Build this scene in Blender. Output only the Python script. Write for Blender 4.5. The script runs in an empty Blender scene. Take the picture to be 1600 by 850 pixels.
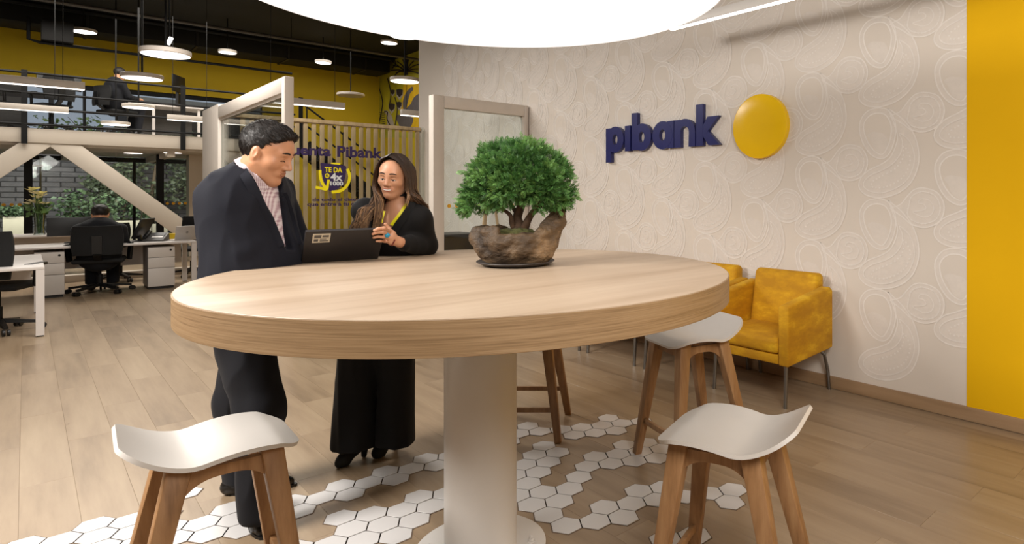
import bpy, bmesh, math, random
import numpy as np
from mathutils import Vector, Matrix, noise as mnoise
from mathutils.geometry import tessellate_polygon
from mathutils.bvhtree import BVHTree

C = bpy.context.scene.collection
R_ = random.Random(7)
PI = math.pi
S2 = math.sqrt(.5)

# ---------------------------------------------------------------- camera, world, light, exposure
EYE = 1.35                                   # eye height; the room axes stand at 45 degrees to the view
FOC, CX, HZ = 967.6, 1007.2, 304.0           # focal length and principal point in pixels of the 1600x850 frame
cam = bpy.data.cameras.new('camera'); camo = bpy.data.objects.new('camera', cam); C.objects.link(camo)
camo.location = (0, 0, EYE); camo.rotation_euler = (PI/2, 0, -PI/4)
cam.sensor_width = 36; cam.lens = FOC/1600*36
cam.shift_x = (800-CX)/1600; cam.shift_y = -(425-HZ)/1600
cam.clip_start = .05; cam.clip_end = 200
bpy.context.scene.camera = camo

world = bpy.data.worlds.new('sky'); bpy.context.scene.world = world; world.use_nodes = True
wb = world.node_tree.nodes['Background']; wb.inputs[0].default_value = (.33, .36, .43, 1); wb.inputs[1].default_value = .9

def area(name, loc, size, power, col, rot=(0, 0, 0), size_y=None):
    l = bpy.data.lights.new(name, 'AREA'); l.energy = power; l.color = col; l.size = size
    if size_y: l.shape = 'RECTANGLE'; l.size_y = size_y
    o = bpy.data.objects.new(name, l); C.objects.link(o); o.location = loc; o.rotation_euler = rot
    return o
WARM = (1, .95, .885)
area('unseen_area_light', (-1.3, 3.0, 2.6), 1.0, 172, WARM, (0, math.radians(-24), 0))  # unseen key light from the left, standing in for lamps out of view
area('unseen_area_light', (.6, -.6, 2.6), 1.2, 95, WARM, (math.radians(20), math.radians(-38), 0))  # added fill beside the camera, no fixture there
area('unseen_area_light', (1.0, 6.6, 3.4), 1.4, 130, WARM)  # added fill above the booth, brightens the slats; no fixture there
area('hall_fill', (1.2, 14.0, 4.7), 5.0, 300, (1, .94, .85), size_y=3.0)  # added fill, brightens the hall beyond what its pendants give
area('hall_fill', (5.6, 15.6, 4.7), 2.5, 45, (1, .94, .85))  # added fill to lift the closed yellow rear wall
area('garden_fill', (.5, 19.1, 2.3), 6.0, 260, (1, .97, .92), (math.radians(72), 0, 0), size_y=.5)  # added light to brighten the garden wall and plants, not an actual lamp

vs = bpy.context.scene.view_settings
bpy.context.scene.display_settings.display_device = 'sRGB'
vs.view_transform = 'Standard'; vs.look = 'None'; vs.gamma = 1; vs.use_curve_mapping = False
vs.exposure = 0.0

# ---------------------------------------------------------------- measuring: a pixel of the survey photo -> a point of the room
RT = Vector((S2, -S2, 0)); FW = Vector((S2, S2, 0)); UP = Vector((0, 0, 1))
def ray(x, y): return RT*((x-CX)/FOC) + FW - UP*((y-HZ)/FOC)
def at(x, y, Z): return Vector((0, 0, EYE)) + ray(x, y)*Z
def on_z(x, y, z=0.0): return at(x, y, FOC*(EYE-z)/(y-HZ))
def on_x(x, y, X): d = ray(x, y); return Vector((0, 0, EYE)) + d*(X/d.x)
def on_y(x, y, Y): d = ray(x, y); return Vector((0, 0, EYE)) + d*(Y/d.y)
def cv(r, u, f): return RT*r + UP*u + FW*f     # a direction given as right / up / away

# ---------------------------------------------------------------- materials
def lin(c):
    c = c/255; return c/12.92 if c <= .04045 else ((c+.055)/1.055)**2.4
def rgb(r, g, b): return (lin(r), lin(g), lin(b), 1)
def newmat(name):
    m = bpy.data.materials.new(name); m.use_nodes = True
    return m, m.node_tree, m.node_tree.nodes['Principled BSDF']
def noise_node(nt, scale=(1, 1, 1), detail=3, coord='Object', s=1.0, rnd=False, rough=.55):
    tc = nt.nodes.new('ShaderNodeTexCoord'); mp = nt.nodes.new('ShaderNodeMapping'); mp.inputs['Scale'].default_value = scale
    nt.links.new(tc.outputs[coord], mp.inputs['Vector'])
    if rnd:
        oi = nt.nodes.new('ShaderNodeObjectInfo'); ml = nt.nodes.new('ShaderNodeMath'); ml.operation = 'MULTIPLY'; ml.inputs[1].default_value = 37.0
        nt.links.new(oi.outputs['Random'], ml.inputs[0]); nt.links.new(ml.outputs[0], mp.inputs['Location'])
    n = nt.nodes.new('ShaderNodeTexNoise'); n.inputs['Scale'].default_value = s; n.inputs['Detail'].default_value = detail; n.inputs['Roughness'].default_value = rough
    nt.links.new(mp.outputs[0], n.inputs['Vector'])
    return n
def ramp(nt, src, stops):
    r = nt.nodes.new('ShaderNodeValToRGB'); e = r.color_ramp.elements
    while len(e) < len(stops): e.new(.5)
    for k, (p, c) in zip(e, stops): k.position = p; k.color = c
    nt.links.new(src, r.inputs[0]); return r
def bump(nt, b, src, strength=.2, dist=.01):
    n = nt.nodes.new('ShaderNodeBump'); n.inputs['Strength'].default_value = strength; n.inputs['Distance'].default_value = dist
    nt.links.new(src, n.inputs['Height']); nt.links.new(n.outputs[0], b.inputs['Normal']); return n
def plain(name, col, rough=.5, metal=0, var=.06, vs_=6.0, bmp=0, bs=60, spec=None, sheen=0):
    m, nt, b = newmat(name)
    n = noise_node(nt, s=vs_)
    lo = tuple(max(0, c*(1-var)) for c in col[:3])+(1,); hi = tuple(min(1, c*(1+var)) for c in col[:3])+(1,)
    r = ramp(nt, n.outputs['Fac'], [(.3, lo), (.7, hi)])
    nt.links.new(r.outputs[0], b.inputs['Base Color'])
    b.inputs['Roughness'].default_value = rough; b.inputs['Metallic'].default_value = metal
    if spec is not None: b.inputs['Specular IOR Level'].default_value = spec
    if sheen: b.inputs['Sheen Weight'].default_value = sheen; b.inputs['Sheen Roughness'].default_value = .4
    if bmp:
        n2 = noise_node(nt, s=bs, detail=4); bump(nt, b, n2.outputs['Fac'], bmp, .004)
    return m
def wood(name, cols, scale, rough=.45, bmp=.08, rnd=False, s=1.0, coord='Object', big=.35, rndtone=0, cracks=False):
    m, nt, b = newmat(name)
    n = noise_node(nt, scale, 6, coord, s, rnd, .62); n2 = noise_node(nt, tuple(v*big for v in scale), 3, coord, s, rnd)
    mx = nt.nodes.new('ShaderNodeMath'); mx.operation = 'MULTIPLY_ADD'; mx.inputs[1].default_value = .55
    hf = nt.nodes.new('ShaderNodeMath'); hf.operation = 'MULTIPLY'; hf.inputs[1].default_value = .45
    nt.links.new(n2.outputs['Fac'], hf.inputs[0]); nt.links.new(n.outputs['Fac'], mx.inputs[0]); nt.links.new(hf.outputs[0], mx.inputs[2])
    r = ramp(nt, mx.outputs[0], [(.32, cols[0]), (.5, cols[1]), (.68, cols[2])])
    out = r.outputs[0]
    if rndtone:
        oi = nt.nodes.new('ShaderNodeObjectInfo'); mr = nt.nodes.new('ShaderNodeMapRange')
        mr.inputs['To Min'].default_value = 1-rndtone; mr.inputs['To Max'].default_value = 1+rndtone
        nt.links.new(oi.outputs['Random'], mr.inputs['Value'])
        hs = nt.nodes.new('ShaderNodeHueSaturation'); nt.links.new(mr.outputs[0], hs.inputs['Value']); nt.links.new(out, hs.inputs['Color']); out = hs.outputs[0]
    if cracks:                      # a few dark shakes along the grain
        n3 = noise_node(nt, (11, 1.6, 11), 5, coord, 1.0, rnd, .7)
        r3 = ramp(nt, n3.outputs['Fac'], [(.0, (1, 1, 1, 1)), (.70, (1, 1, 1, 1)), (.74, (.62, .55, .48, 1)), (.78, (1, 1, 1, 1))])
        mm = nt.nodes.new('ShaderNodeMix'); mm.data_type = 'RGBA'; mm.blend_type = 'MULTIPLY'; mm.inputs[0].default_value = .8
        nt.links.new(out, mm.inputs[6]); nt.links.new(r3.outputs[0], mm.inputs[7]); out = mm.outputs[2]
    nt.links.new(out, b.inputs['Base Color'])
    b.inputs['Roughness'].default_value = rough
    if bmp: bump(nt, b, n.outputs['Fac'], bmp, .003)
    return m
def emit(name, col, strength):
    m, nt, b = newmat(name)
    b.inputs['Base Color'].default_value = (.8, .8, .8, 1); b.inputs['Emission Color'].default_value = col; b.inputs['Emission Strength'].default_value = strength
    return m
def glass(name, tint=(.93, .96, .95, 1), refl=1.0):
    m, nt, b = newmat(name); nt.nodes.remove(b)
    t = nt.nodes.new('ShaderNodeBsdfTransparent'); t.inputs[0].default_value = tint
    g = nt.nodes.new('ShaderNodeBsdfGlossy'); g.inputs['Roughness'].default_value = .02
    f = nt.nodes.new('ShaderNodeFresnel'); f.inputs['IOR'].default_value = 1.45
    ml = nt.nodes.new('ShaderNodeMath'); ml.operation = 'MULTIPLY'; ml.inputs[1].default_value = refl
    mx = nt.nodes.new('ShaderNodeMixShader'); nt.links.new(f.outputs[0], ml.inputs[0]); nt.links.new(ml.outputs[0], mx.inputs[0])
    nt.links.new(t.outputs[0], mx.inputs[1]); nt.links.new(g.outputs[0], mx.inputs[2])
    nt.links.new(mx.outputs[0], nt.nodes['Material Output'].inputs[0]); return m

M = {}
M['plank'] = wood('oak_plank', [rgb(126, 106, 84), rgb(153, 131, 106), rgb(168, 147, 121)], (9, .9, 9), .33, .04, True, 1.3, rndtone=.02, cracks=True)
M['floor'] = wood('floor_board', [rgb(124, 105, 84), rgb(152, 131, 107), rgb(168, 148, 123)], (9, .9, 9), .36, .03, False, 1.3)
M['skirt'] = wood('skirting_oak', [rgb(130, 102, 74), rgb(160, 130, 98), rgb(176, 146, 114)], (6, 1.2, 14), .5, .04)
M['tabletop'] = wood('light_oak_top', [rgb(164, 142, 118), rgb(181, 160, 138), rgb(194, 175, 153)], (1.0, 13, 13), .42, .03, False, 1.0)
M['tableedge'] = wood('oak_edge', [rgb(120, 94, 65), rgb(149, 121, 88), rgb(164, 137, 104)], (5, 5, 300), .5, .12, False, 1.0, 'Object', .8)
M['stoolwood'] = wood('stool_oak', [rgb(116, 82, 50), rgb(150, 111, 74), rgb(170, 132, 92)], (40, 40, 3.5), .45, .06, True, 1.0)
M['slat'] = wood('slat_pine', [rgb(172, 140, 103), rgb(202, 169, 130), rgb(216, 186, 148)], (30, 30, 2), .5, .04, True, 1.0)
M['white'] = plain('white_lacquer', rgb(222, 217, 212), .35, var=.02)
M['frame'] = plain('warm_white_frame', rgb(214, 204, 193), .45, var=.02)
M['seat'] = plain('white_shell', rgb(204, 198, 192), .38, var=.02)
M['tile'] = plain('white_tile', rgb(211, 208, 207), .3, var=.02)
M['grout'] = plain('grey_grout', rgb(110, 92, 76), .8)
M['paper'] = plain('wallpaper_ground', rgb(221, 211, 200), .7, var=.03, vs_=1.2)
M['paper_fill'] = plain('wallpaper_fill', rgb(224, 215, 206), .6, var=.03, vs_=40)
M['paper_line'] = plain('wallpaper_line', rgb(237, 230, 223), .55, var=.04, vs_=30)
M['yellow'] = plain('yellow_paint', rgb(232, 180, 4), .75, var=.02, vs_=2, spec=.2)
M['yellowwall'] = plain('yellow_wall_paint', rgb(206, 174, 12), .7, var=.05, vs_=.8)
M['black'] = plain('black_paint', rgb(26, 25, 25), .6, var=.2)
M['blackmetal'] = plain('black_metal', rgb(15, 15, 16), .55, var=.1, spec=.25)
M['blackplastic'] = plain('black_plastic', rgb(17, 17, 18), .42, var=.1)
M['dark'] = plain('dark_ceiling', rgb(12, 12, 12), .8, var=.2, vs_=.8)
M['chrome'] = plain('grey_steel', rgb(150, 150, 150), .3, 1, var=.04)
M['navy'] = plain('navy_lacquer', rgb(33, 37, 98), .3, var=.03)
M['yellowgloss'] = plain('yellow_gloss', rgb(248, 200, 12), .25, var=.01)
M['steelgrey'] = plain('grey_duct', rgb(90, 88, 86), .5, .3, var=.15, vs_=3)
M['wallwhite'] = plain('pale_plaster', rgb(205, 197, 186), .7, var=.03)
M['beam'] = plain('beige_steel_paint', rgb(203, 192, 178), .5, var=.04, vs_=1)
M['glass'] = glass('clear_glass', refl=.6)

# ---------------------------------------------------------------- mesh builders
class MB:
    def __init__(s): s.v = []; s.f = []
    def add(s, vs, fs):
        n = len(s.v); s.v += [tuple(v) for v in vs]; s.f += [tuple(i+n for i in f) for f in fs]; return s
    def box(s, lo, hi, mtx=None):
        (a, b, c), (d, e, g) = lo, hi
        vs = [(a, b, c), (d, b, c), (d, e, c), (a, e, c), (a, b, g), (d, b, g), (d, e, g), (a, e, g)]
        if mtx: vs = [mtx @ Vector(v) for v in vs]
        return s.add(vs, [(3, 2, 1, 0), (4, 5, 6, 7), (0, 1, 5, 4), (1, 2, 6, 5), (2, 3, 7, 6), (3, 0, 4, 7)])
    def bar(s, a, b, w, h=None, up=(0, 0, 1), w2=None, h2=None):     # rectangular bar from a to b, may taper
        a, b = Vector(a), Vector(b); h = h or w; w2 = w2 or w; h2 = h2 or h
        d = (b-a).normalized(); u = Vector(up); u = (u-d*u.dot(d))
        if u.length < 1e-4: u = Vector((1, 0, 0)) - d*d.x
        u.normalize(); r = d.cross(u)
        vs = [a+r*(sx*w/2)+u*(sy*h/2) for sx, sy in ((-1, -1), (1, -1), (1, 1), (-1, 1))] + [b+r*(sx*w2/2)+u*(sy*h2/2) for sx, sy in ((-1, -1), (1, -1), (1, 1), (-1, 1))]
        return s.add(vs, [(3, 2, 1, 0), (4, 5, 6, 7), (0, 1, 5, 4), (1, 2, 6, 5), (2, 3, 7, 6), (3, 0, 4, 7)])
    def tube(s, pts, r, seg=10, caps=True):
        pts = [Vector(p) for p in pts]; n = len(pts); rs = r if isinstance(r, (list, tuple)) else [r]*n
        rings = []; u = None
        for i, p in enumerate(pts):
            d = (pts[min(i+1, n-1)]-pts[max(i-1, 0)])
            d = d.normalized() if d.length > 1e-9 else Vector((0, 0, 1))
            if u is None: u = Vector((0, 0, 1)) if abs(d.z) < .9 else Vector((1, 0, 0))
            u = u-d*u.dot(d); u.normalize(); w = d.cross(u)
            rings.append([p+u*(math.cos(t)*rs[i])+w*(math.sin(t)*rs[i]) for t in (2*PI*k/seg for k in range(seg))])
        vs = [v for g in rings for v in g]; fs = []
        for i in range(n-1):
            for k in range(seg):
                k2 = (k+1) % seg; fs.append((i*seg+k, i*seg+k2, (i+1)*seg+k2, (i+1)*seg+k))
        if caps: fs += [tuple(reversed(range(seg))), tuple(range((n-1)*seg, n*seg))]
        return s.add(vs, fs)
    def lathe(s, prof, seg=48, c=(0, 0, 0)):
        vs = []; fs = []; n = len(prof); cx, cy, cz = c
        for r, z in prof:
            for k in range(seg):
                t = 2*PI*k/seg; vs.append((cx+r*math.cos(t), cy+r*math.sin(t), cz+z))
        for i in range(n-1):
            for k in range(seg):
                k2 = (k+1) % seg; fs.append((i*seg+k, i*seg+k2, (i+1)*seg+k2, (i+1)*seg+k))
        if prof[0][0] > 1e-6: fs.append(tuple(reversed(range(seg))))
        if prof[-1][0] > 1e-6: fs.append(tuple(range((n-1)*seg, n*seg)))
        return s.add(vs, fs)
    def prism(s, poly, z0, z1, mtx=None):
        n = len(poly); vs = [(x, y, z0) for x, y in poly]+[(x, y, z1) for x, y in poly]
        if mtx: vs = [mtx @ Vector(v) for v in vs]
        return s.add(vs, [tuple(reversed(range(n))), tuple(range(n, 2*n))]+[(i, (i+1) % n, n+(i+1) % n, n+i) for i in range(n)])
    def ball(s, c, r, seg=12, rings=8, sc=(1, 1, 1)):
        vs = [(c[0], c[1], c[2]-r*sc[2])]; fs = []
        for i in range(1, rings):
            a = -PI/2+PI*i/rings
            for k in range(seg):
                t = 2*PI*k/seg; vs.append((c[0]+r*sc[0]*math.cos(a)*math.cos(t), c[1]+r*sc[1]*math.cos(a)*math.sin(t), c[2]+r*sc[2]*math.sin(a)))
        vs.append((c[0], c[1], c[2]+r*sc[2])); n = len(vs)-1
        for k in range(seg):
            k2 = (k+1) % seg; fs.append((0, 1+k2, 1+k)); fs.append((n, n-seg+k, n-seg+k2))
            for i in range(rings-2): fs.append((1+i*seg+k, 1+i*seg+k2, 1+(i+1)*seg+k2, 1+(i+1)*seg+k))
        return s.add(vs, fs)

def link(name, mesh, parent=None):
    o = bpy.data.objects.new(name, mesh); C.objects.link(o)
    if parent is not None: o.parent = parent
    return o
def obj(name, mb, mat, parent=None, bevel=0, smooth=False, segs=2, off=None, solid=0):
    me = bpy.data.meshes.new(name)
    vs = mb.v if off is None else [(v[0]-off[0], v[1]-off[1], v[2]-off[2]) for v in mb.v]
    me.from_pydata(vs, [], mb.f); me.update()
    me.materials.append(mat)
    bm = bmesh.new(); bm.from_mesh(me); bmesh.ops.recalc_face_normals(bm, faces=bm.faces[:])
    if bevel:
        es = [e for e in bm.edges if len(e.link_faces) == 2 and e.calc_face_angle(0) > .5]
        bmesh.ops.bevel(bm, geom=es, offset=bevel, segments=segs, profile=.5, affect='EDGES', clamp_overlap=True)
    bm.to_mesh(me); bm.free()
    if smooth or bevel:
        for p in me.polygons: p.use_smooth = True
        try: me.set_sharp_from_angle(angle=math.radians(40))
        except Exception: pass
    return link(name, me, parent)
def tag(o, label=None, cat=None, group=None, kind=None):
    if label: o['label'] = label
    if cat: o['category'] = cat
    if group: o['group'] = group
    if kind: o['kind'] = kind
    return o
def thing(name, label, cat, loc=(0, 0, 0), rotz=0, group=None):
    o = bpy.data.objects.new(name, None); C.objects.link(o); o.empty_display_size = .1
    o.location = loc; o.rotation_euler = (0, 0, rotz)
    return tag(o, label, cat, group)
def copy_tree(o, parent=None):
    c = o.copy(); C.objects.link(c)
    if parent is not None: c.parent = parent
    for ch in list(o.children): copy_tree(ch, c)
    return c
def dup(o, label, loc, rotz=None, group=None):
    c = copy_tree(o); c.location = loc
    if rotz is not None: c.rotation_euler = (0, 0, rotz)
    c['label'] = label
    if group: c['group'] = group
    return c
def struct(name, mb, mat, parent=None, **k):
    o = obj(name, mb, mat, parent, **k)
    if parent is None: o['kind'] = 'structure'
    return o
def catmull(pts, n=8, closed=False):
    P = [Vector(p) for p in pts]; m = len(P); out = []
    rng = range(m) if closed else range(m-1)
    for i in rng:
        if closed: a, b, c, d = P[i-1], P[i], P[(i+1) % m], P[(i+2) % m]
        else: a, b, c, d = P[max(i-1, 0)], P[i], P[i+1], P[min(i+2, m-1)]
        for k in range(n):
            t = k/n
            out.append(.5*((2*b)+(c-a)*t+(2*a-5*b+4*c-d)*t*t+(3*b-a-3*c+d)*t**3))
    if not closed: out.append(P[-1])
    return out

# ---------------------------------------------------------------- the room
XW = 3.99                       # wallpapered wall
YW = 8.57                       # where that wall ends and the slat screen stands
YB, YR = 15.4, 18.6             # edge of the mezzanine, rear facade
XM = 7.45                       # far side wall with the mural
HC = 5.2                        # dark ceiling
floor = struct('floor', MB().box((-6, -3, -.2), (XM, YR, -.002)), M['floor'])
ceil = struct('ceiling', MB().box((-6, -3, HC), (XM+.2, YR+.2, HC+.2)), M['dark'])
wr = struct('wall_right', MB().box((XW, -3, -.004), (XW+.16, YW, HC)), M['paper'])
yb = on_x(1511, 400, XW).y
obj('yellow_panel', MB().box((XW-.006, -3, 0), (XW+.01, yb, HC)), M['yellow'], wr)
struct('baseboard_right', MB().box((XW-.016, -3, 0), (XW+.002, YW, .083)), M['skirt'], bevel=.003)
struct('wall_far', MB().box((XM, YW, -.004), (XM+.2, YR, HC)), M['yellowwall'])
struct('wall_left', MB().box((-6.2, -3, -.004), (-6, YR, HC)), M['wallwhite'])
struct('wall_front', MB().box((-6.2, -3.2, -.004), (XW+.16, -3, HC)), M['wallwhite'])
struct('wall_closet', MB().box((XW+.16, YW-.15, -.004), (XM, YW, HC)), M['wallwhite'])

# floor planks, run along the wallpapered wall
PWD, PLN = .185, 1.26
cands = []
for i in range(-24, 23):
    x0 = XW-.016-(i+1)*PWD if False else -0.02+i*PWD
    if x0+PWD > XW-.016 or x0 < -3: continue
    o_ = (i*.47) % 1.0*PLN
    for j in range(-2, 12):
        y0 = j*PLN+o_-1
        c = Vector((x0+PWD/2, y0+PLN/2, 0)); Z = c.dot(FW); r = c.dot(RT)
        if Z < .9: continue
        px = CX+FOC*r/Z
        if -500 < px < 2050: cands.append((Z, x0, y0))
cands.sort()
pm = None
for Z, x0, y0 in cands[:290]:
    if pm is None:
        b = MB().box((0, 0, -.012), (PWD-.0005, PLN-.0005, 0))
        o = obj('plank', b, M['plank'], floor, bevel=.0005, segs=1); pm = o.data
    else: o = link('plank', pm, floor)
    o.location = (x0, y0, 0)

# hexagonal tile inlay: lattice fitted to the floor
T = .0888*EYE; TH = .2689
HX0 = cv(-.1881*EYE, 0, 2.3615*EYE)
E1 = cv(math.cos(TH), 0, math.sin(TH))*T; E2 = cv(math.cos(TH-2*PI/3), 0, math.sin(TH-2*PI/3))*T
HEX = {-5: '-1 -5', -4: '-6 -5 -4 -3 -2 -1 0 1', -3: '-6 -5 -2 -1 0', -2: '-8 -7 -3', -1: '-16 -9 -8 -7 -3 -2 1 2',
       0: '-16 -10 -9 -8 -3 -2 0 1 2 3', 1: '-17 -16 -15 -13 -11 -10 -9 -3 -2 0 1 2 3',
       2: '-18 -17 -16 -15 -14 -13 -12 -11 -10 -6 -5 -4 -2 0', 3: '-15 -14 -13 -12 -11 -8 -7 -6 -5 -2 -1 0',
       4: '-7 -6 -5 -1 0 3 4', 5: '-8 -7 -6 -5 0 2 3 4 5', 6: '1 2 3 5', 7: '', 8: '5 6', 9: '6'}
HEX[4] += ''; HEX[5] = '-8 -7 -6 -5 0 2 3 4 5'; HEX[6] = '1 2 3'
hexes = [(q, r) for r, s in HEX.items() for q in map(int, s.split())] + [(6, 5), (7, 5), (7, 6)]
def hexpoly(rad): return [(rad*math.cos(a), rad*math.sin(a)) for a in (PI/6+k*PI/3 for k in range(6))]
ang = math.atan2(E1.y, E1.x)
g = MB(); hm = None
for q, r in hexes:
    p = HX0+E1*q+E2*r
    mt = Matrix.Translation((p.x, p.y, 0)) @ Matrix.Rotation(ang, 4, 'Z')
    g.prism(hexpoly((T+.004)/math.sqrt(3)), -.004, .0012, mt)
    if hm is None:
        o = obj('hex_tile', MB().prism(hexpoly((T-.005)/math.sqrt(3)), -.004, .003), M['tile'], floor, bevel=.0008, segs=1); hm = o.data
    else: o = link('hex_tile', hm, floor)
    o.location = (p.x, p.y, 0); o.rotation_euler = (0, 0, ang)
tag(obj('grout', g, M['grout'], floor), kind='stuff')

# paisley print of the wallpaper (flat print, a fraction of a millimetre proud)
def pz(pts): return [((x-305)/590, (320-y)/590) for x, y in pts]
ringo = pz([(300, 226), (345, 238), (372, 285), (372, 345), (350, 405), (318, 425), (275, 405), (240, 350), (230, 285), (255, 240)])
ringi = pz([(300, 246), (335, 256), (356, 295), (355, 345), (338, 390), (318, 408), (285, 388), (256, 340), (247, 288), (268, 256)])
blob = pz([(300, 320), (330, 330), (345, 360), (335, 395), (315, 402), (290, 385), (275, 350), (262, 330), (280, 318)])
body = pz([(346, 232), (398, 275), (437, 326), (458, 385), (460, 450), (435, 515), (385, 558), (320, 576), (262, 568), (230, 540), (232, 505), (262, 472), (310, 450), (350, 425), (374, 380), (380, 330)])
body2 = pz([(388, 330), (425, 360), (444, 410), (442, 455), (418, 508), (372, 542), (318, 558), (270, 550), (247, 530), (252, 508), (280, 486), (330, 466), (370, 440), (396, 400), (400, 360)])
body3 = pz([(405, 380), (428, 420), (424, 460), (400, 500), (355, 528), (312, 538), (280, 532), (285, 512), (320, 492), (372, 465), (402, 425)])
eyeo = pz([(352, 262), (392, 248), (420, 215), (445, 192), (480, 186), (530, 205), (552, 255), (535, 308), (485, 332), (435, 322), (402, 296)])
eyei = pz([(480, 200), (520, 215), (538, 257), (523, 300), (482, 318), (440, 308), (420, 285), (425, 250), (432, 222), (452, 206)])
com = pz([(470, 226), (500, 232), (515, 258), (505, 285), (480, 294), (455, 285), (440, 275), (470, 270), (488, 260), (478, 245), (460, 242)])
def loop(pts, n):           # closed smooth outline; body and eye keep their cusp at the first point
    q = [(x, y, 0) for x, y in pts]
    if pts is body or pts is eyeo: return catmull(q+q[:1], n)[:-1]
    return catmull(q, n, True)
def fill(mb, pts, wy, wz, dx):
    P = [Vector((p.x, p.y, 0)) for p in loop(pts, 4)]
    tr = tessellate_polygon([P])
    mb.add([(XW-dx, wy-p.x, wz+p.y) for p in P], [tuple(t) for t in tr])
def stroke(mb, pts, wy, wz, dx, w=.004):
    P = loop(pts, 5); n = len(P); vs = []
    for i in range(n):
        d = (P[(i+1) % n]-P[i-1]); d = d.normalized() if d.length > 1e-9 else Vector((1, 0, 0)); nn = Vector((-d.y, d.x, 0))
        for k in (-w, w): q = P[i]+nn*k; vs.append((XW-dx, wy-q.x, wz+q.y))
    mb.add(vs, [(2*i, 2*i+1, (2*i+3) % (2*n), (2*i+2) % (2*n)) for i in range(n)])
def dots(mb, pts, wy, wz, dx, step, r):
    P = catmull([(x, y, 0) for x, y in pts], 10, True); acc = 0
    for a, b in zip(P, P[1:]+P[:1]):
        acc += (b-a).length
        if acc > step:
            acc = 0; mb.add([(XW-dx, wy-(b.x+r*math.cos(t)), wz+b.y+r*math.sin(t)) for t in (k*PI/3 for k in range(6))], [tuple(range(6))])
pf, pl = MB(), MB()
org = on_x(1250+305/2.5, 220+320/2.5, XW)
for ci in range(-2, 13):
    for rj in range(-4, 6):
        wy = org.y+ci*.49; wz = org.z+rj*.60+(.30 if ci % 2 else 0)
        if wz < .3 or wz > HC-.4 or wy > YW-.45 or wy < yb-.2: continue
        for dk, q in enumerate((ringo, body, eyeo)): fill(pf, q, wy, wz, .0006+.0004*dk)
        for dk, q in enumerate((ringo, ringi, body, eyeo)): stroke(pl, q, wy, wz, .0024+.0003*dk)
        for dk, q in enumerate((body2, eyei, com)): stroke(pl, q, wy, wz, .0036+.0003*dk, .003)
        fill(pf, blob, wy, wz, .0022); dots(pl, body3, wy, wz, .0034, .022, .0065); dots(pl, body2, wy, wz, .0046, .03, .005); dots(pl, eyei, wy, wz, .0046, .022, .006)
# inside-ring ground tone back over the fill
pg = MB()
for ci in range(-2, 13):
    for rj in range(-4, 6):
        wy = org.y+ci*.49; wz = org.z+rj*.60+(.30 if ci % 2 else 0)
        if wz < .3 or wz > HC-.4 or wy > YW-.45 or wy < yb-.2: continue
        fill(pg, ringi, wy, wz, .0018)
tag(obj('paisley_fill', pf, M['paper_fill'], wr), 'pale paisley shapes printed on the wallpaper', kind='stuff')
tag(obj('paisley_ground', pg, M['paper'], wr), kind='stuff')
tag(obj('paisley_outline', pl, M['paper_line'], wr), 'pale paisley outlines and dots printed on the wallpaper', kind='stuff')

# ---------------------------------------------------------------- round bar table
TC = Vector((1.229, 2.113, 0)); TR, TZ, TT = .94, 1.061, .09
t = thing('bar_table', 'large round light oak bar table on a thick white pillar', 'table', TC)
obj('tabletop', MB().lathe([(0, TZ-.004), (TR-.003, TZ-.004), (TR-.003, TZ-.001), (TR-.004, TZ), (0, TZ)], 128), M['tabletop'], t)
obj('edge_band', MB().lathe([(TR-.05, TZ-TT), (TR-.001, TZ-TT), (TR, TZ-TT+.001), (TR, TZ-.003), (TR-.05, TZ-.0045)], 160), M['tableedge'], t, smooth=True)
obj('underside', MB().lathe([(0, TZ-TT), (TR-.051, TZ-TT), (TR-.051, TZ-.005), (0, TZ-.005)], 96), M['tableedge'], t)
obj('pillar', MB().lathe([(.134, .012), (.134, TZ-TT)], 64), M['white'], t, smooth=True)
fl = obj('base_flange', MB().lathe([(.245, 0), (.245, .010), (.242, .012), (.136, .012)], 72), M['white'], t, smooth=True)
for k in range(6):
    a = k*PI/3+.42
    obj('bolt', MB().lathe([(.017, .012), (.017, .015), (.011, .015), (.011, .024), (.006, .024), (.006, .034), (.001, .036)], 6, (.19*math.cos(a), .19*math.sin(a), 0)), M['white'], fl)

# ---------------------------------------------------------------- big round pendant over the table
LZ = 2.13
t = thing('round_pendant', 'huge round white glowing pendant lamp above the bar table', 'lamp', (TC.x, TC.y, LZ))
M['diff'] = emit('lamp_diffuser', (1, .945, .92, 1), .98)
obj('diffuser', MB().lathe([(0, 0), (.925, 0), (.94, .004), (.94, .012), (0, .012)], 128), M['diff'], t)
obj('rim', MB().lathe([(.941, .013), (.945, .02), (.945, .19), (.93, .2), (0, .2)], 128), M['white'], t, smooth=True)
for k in range(3):
    a = k*2*PI/3; obj('cable', MB().tube([(.7*math.cos(a), .7*math.sin(a), .2), (.7*math.cos(a), .7*math.sin(a), HC-LZ)], .003, 6), M['blackmetal'], t)

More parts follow.
